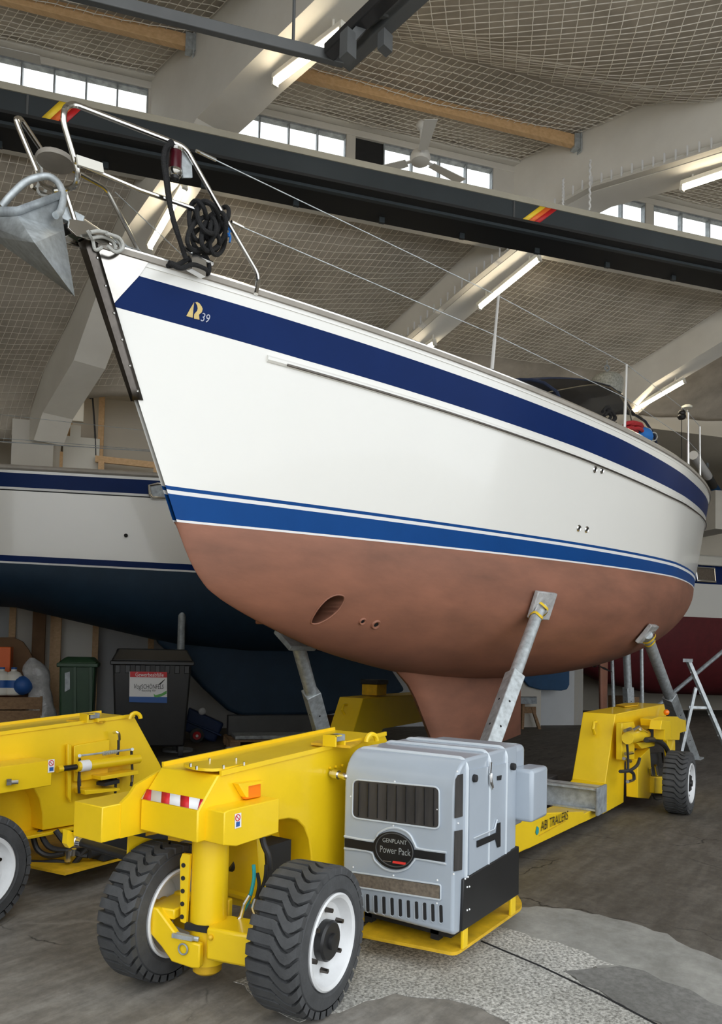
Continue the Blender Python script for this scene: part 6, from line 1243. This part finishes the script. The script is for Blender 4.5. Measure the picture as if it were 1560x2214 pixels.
wp_ = MB(); wp_.hexa([HP(apx(70, b), b + .1, 0), HP(apx(98, b), b + .1, 0), HP(apx(98, b), b + .2, 0), HP(apx(70, b), b + .2, 0), HP(apx(70, b), b + .1, 2.3), HP(apx(98, b), b + .1, 2.3), HP(apx(98, b), b + .2, 2.3), HP(apx(70, b), b + .2, 2.3)]); tag(wp_.build('dark_board', M['cardboard']), 'dark brown upright board left of the timber post', 'board')
pa2 = atz(610, 1622, 0); a2, b2 = apx(608, pa2 @ H2), pa2 @ H2 + .35
pallet((a2, b2), 1.3, .8, 'wooden pallet under a long grey board, behind the near arm')
o = MB(); p0, p1 = pl(507, 1581, b2 - .3), pl(700, 1583, b2 - .3); o.hexa([HP(p0 @ H1, b2 - .35, .148), HP(p1 @ H1 + .4, b2 - .35, .148), HP(p1 @ H1 + .4, b2 + .1, .148), HP(p0 @ H1, b2 + .1, .148), HP(p0 @ H1, b2 - .35, .20), HP(p1 @ H1 + .4, b2 - .35, .20), HP(p1 @ H1 + .4, b2 + .1, .20), HP(p0 @ H1, b2 + .1, .20)]); tag(o.build('grey_board', M['galvdark'], bevel=.012), 'long grey board lying on the pallet behind the near arm', 'board')
o = MB(); o.obox(HP(a2 + .0, b2 + .25, .148 + .14), H1 * .62, H2 * .09, UP * .14); tag(o.build('storage_box', M['rail'], bevel=.01), 'dark grey low box on the pallet behind the grey board', 'box')
# frame of galvanised steel behind the near arm
o = MB(); f0 = atz(497, 1655, 0); bf = f0 @ H2; fa = apx(497, bf); zf = pl(500, 1620, bf)[2]; o.beam(HP(fa, bf, 0), HP(fa, bf, zf), .05, .05); o.beam(HP(fa, bf, zf), HP(fa + .9, bf + .1, zf), .05, .05); o.beam(HP(fa + .9, bf + .1, 0), HP(fa + .9, bf + .1, zf), .05, .05); tag(o.build('steel_frame', M['galvdark']), 'low galvanised steel frame peeping over the near yellow arm', 'frame')
# step ladder at the right
ld = thing('step_ladder', 'paint-splashed aluminium step ladder at the right edge', 'ladder', atz(1520, 1700, 0)); dl_ = 8.6
lp_ = lambda x, y, o=0.: atd(x, y, dl_ + o)
def to_floor(p, q): t = p[2] / (p[2] - q[2]); return p + (q - p) * t
t0, t1 = lp_(1486, 1428), lp_(1558, 1595); e1_ = to_floor(t0, t1); MB().beam(e1_, t0, .06, .03).build('stile', M['galv'], ld)
off_ = nrm(ray(1520, 1600) * np.array([1, 1, 0])) * .4; MB().beam(e1_ + off_, t0 + off_ * .7, .06, .03).build('stile', M['galv'], ld)
for f in (.18, .36, .54, .72, .9): p_ = e1_ + (t0 - e1_) * f; MB().beam(p_, p_ + off_ * (1 - .3 * f), .05, .025).build('rung', M['galv'], ld)
s0, s1 = lp_(1503, 1488), lp_(1478, 1600); e2_ = to_floor(s0, s1); MB().beam(e2_, s0, .05, .03).build('rear_leg', M['galv'], ld); MB().beam(e2_ + off_, s0 + off_ * .8, .05, .03).build('rear_leg', M['galv'], ld); MB().beam(lp_(1488, 1529), lp_(1527, 1530), .03, .03).build('cross_brace', M['galv'], ld); MB().obox(t0 + off_ * .35, off_ * .5, nrm(np.cross(off_, UP)) * .05, UP * .02).build('top_cap', M['galvdark'], ld)
o = MB(); q0, q1 = atd(1452, 1500, 12.3), atd(1600, 1376, 12.6); dq = q1 - q0; q00 = q0 - dq * (q0[2] / dq[2]); o.cyl(q00, q1, .035, seg=10); tag(o.build('leaning_pole', M['galvdark']), 'long grey pole leaning diagonally behind the ladder', 'pole')
# storage on the back wall above the left yacht
bwf = BW - .25
def wpx(x, y, o=0.): return pl(x, y, bwf - o)
wf = thing('wooden_rack', 'tall pine rack frame at the wall behind the left yacht', 'rack', [*(wpx(165, 900)[:2]), 0])
def post(x, y0, w=.09, nm='post'):
    a = apx(x, bwf); z = wpx(x, y0)[2]; MB().obox(HP(a, bwf, z / 2), H1 * w / 2, H2 * .05, UP * z / 2).build(nm, M['wood'], wf)
post(136, 766); post(206, 796)
for (x0, x1, y) in ((132, 275, 816),): MB().beam(wpx(x0, y, .09), wpx(x1, y + 6, .09), .04, .11).build('cross_rail', M['wood'], wf)
MB().tube(smooth_path([wpx(x, y, .13) for x, y in [(139, 765), (143, 790), (160, 802), (180, 808), (200, 800), (210, 793)]], 5), .011, 6).build('cable', M['hose'], wf)
MB().tube(smooth_path([wpx(x, y, .13) for x, y in [(198, 835), (200, 860), (203, 900), (206, 950), (207, 985)]], 5), .014, 6).build('cable', M['hose'], wf)
o = MB(); o.beam(wpx(135, 822, .14), wpx(262, 836, .14), .01, .03); o.tube([wpx(193, 830, .15), wpx(197, 845, .15), wpx(195, 862, .15)], .02, 6); tag(o.build('blue_strap', M['canvas']), 'dark blue strap tied along the pine rack rail', 'strap')
def panel(px, label, name, m, o_=.2, cat='panel', th=.03):
    P = [wpx(x, y, o_) for x, y in px]; zmin = min(p[2] for p in P); mb = MB(); mb.prism(P, H2 * th); return tag(mb.build(name, m, bevel=.004), label, cat)
o = MB(); a0_, a1_ = apx(125, bwf - .12), apx(204, bwf - .12); zt_ = pl(165, 945, bwf - .12)[2]; o.obox(HP((a0_ + a1_) / 2, bwf - .12, zt_ / 2), H1 * (a1_ - a0_) / 2, H2 * .02, UP * zt_ / 2); tag(o.build('white_board', M['lampwhite']), 'wide white board leaning in front of the pine rack', 'board')
o = MB(); a0_, a1_ = apx(139, bwf - .085), apx(162, bwf - .085); zt_ = pl(150, 918, bwf - .085)[2]; o.obox(HP((a0_ + a1_) / 2, bwf - .085, zt_ / 2), H1 * (a1_ - a0_) / 2, H2 * .012, UP * zt_ / 2); tag(o.build('white_board', M['lampwhite']), 'narrow white board standing between the pine posts', 'board')
sb = thing('paper_stack', 'stack of small white boxes above the narrow white board', 'boxes', wpx(155, 915, .08))
for k in range(4):
    y = 912 - 9 * k; MB().obox(wpx(153 + (k % 2) * 5, y - 4, .08), H1 * (.055 + .01 * (k % 2)), H2 * .035, UP * .028).build('box', M['white'], sb)
MB().obox(wpx(166, 892, .075), H1 * .015, H2 * .012, UP * .16).build('film_roll', M['plasticbag'], sb)
for x0, x1, y0, y1, lb in ((26, 124, 976, 984, 'low pine railing left of the white board'), (206, 335, 992, 1006, 'low pine railing right of the white board')):
    t = thing('wooden_railing', lb, 'railing', [*wpx(x0, 1000, .25)[:2], 0], 'low pine railings at the wall'); MB().beam(wpx(x0, y0, .25), wpx(x1, y1, .25), .05, .10).build('rail', M['wood'], t)
    for x in (x0 + 3, x1 - 6): a = apx(x, bwf - .25); z = wpx(x, y0, .25)[2]; MB().obox(HP(a, bwf - .25, z / 2), H1 * .045, H2 * .03, UP * z / 2).build('post', M['wood'], t)
o = MB(); bq = 16.3; P0, P1 = pl(1405, 968, bq), pl(1600, 985, bq); o.beam(P0 - H1 * .6, P1, .06, .26); tag(o.build('wall_timber', M['wood']), 'pine beam on the far wall behind the stern rail', 'beam')
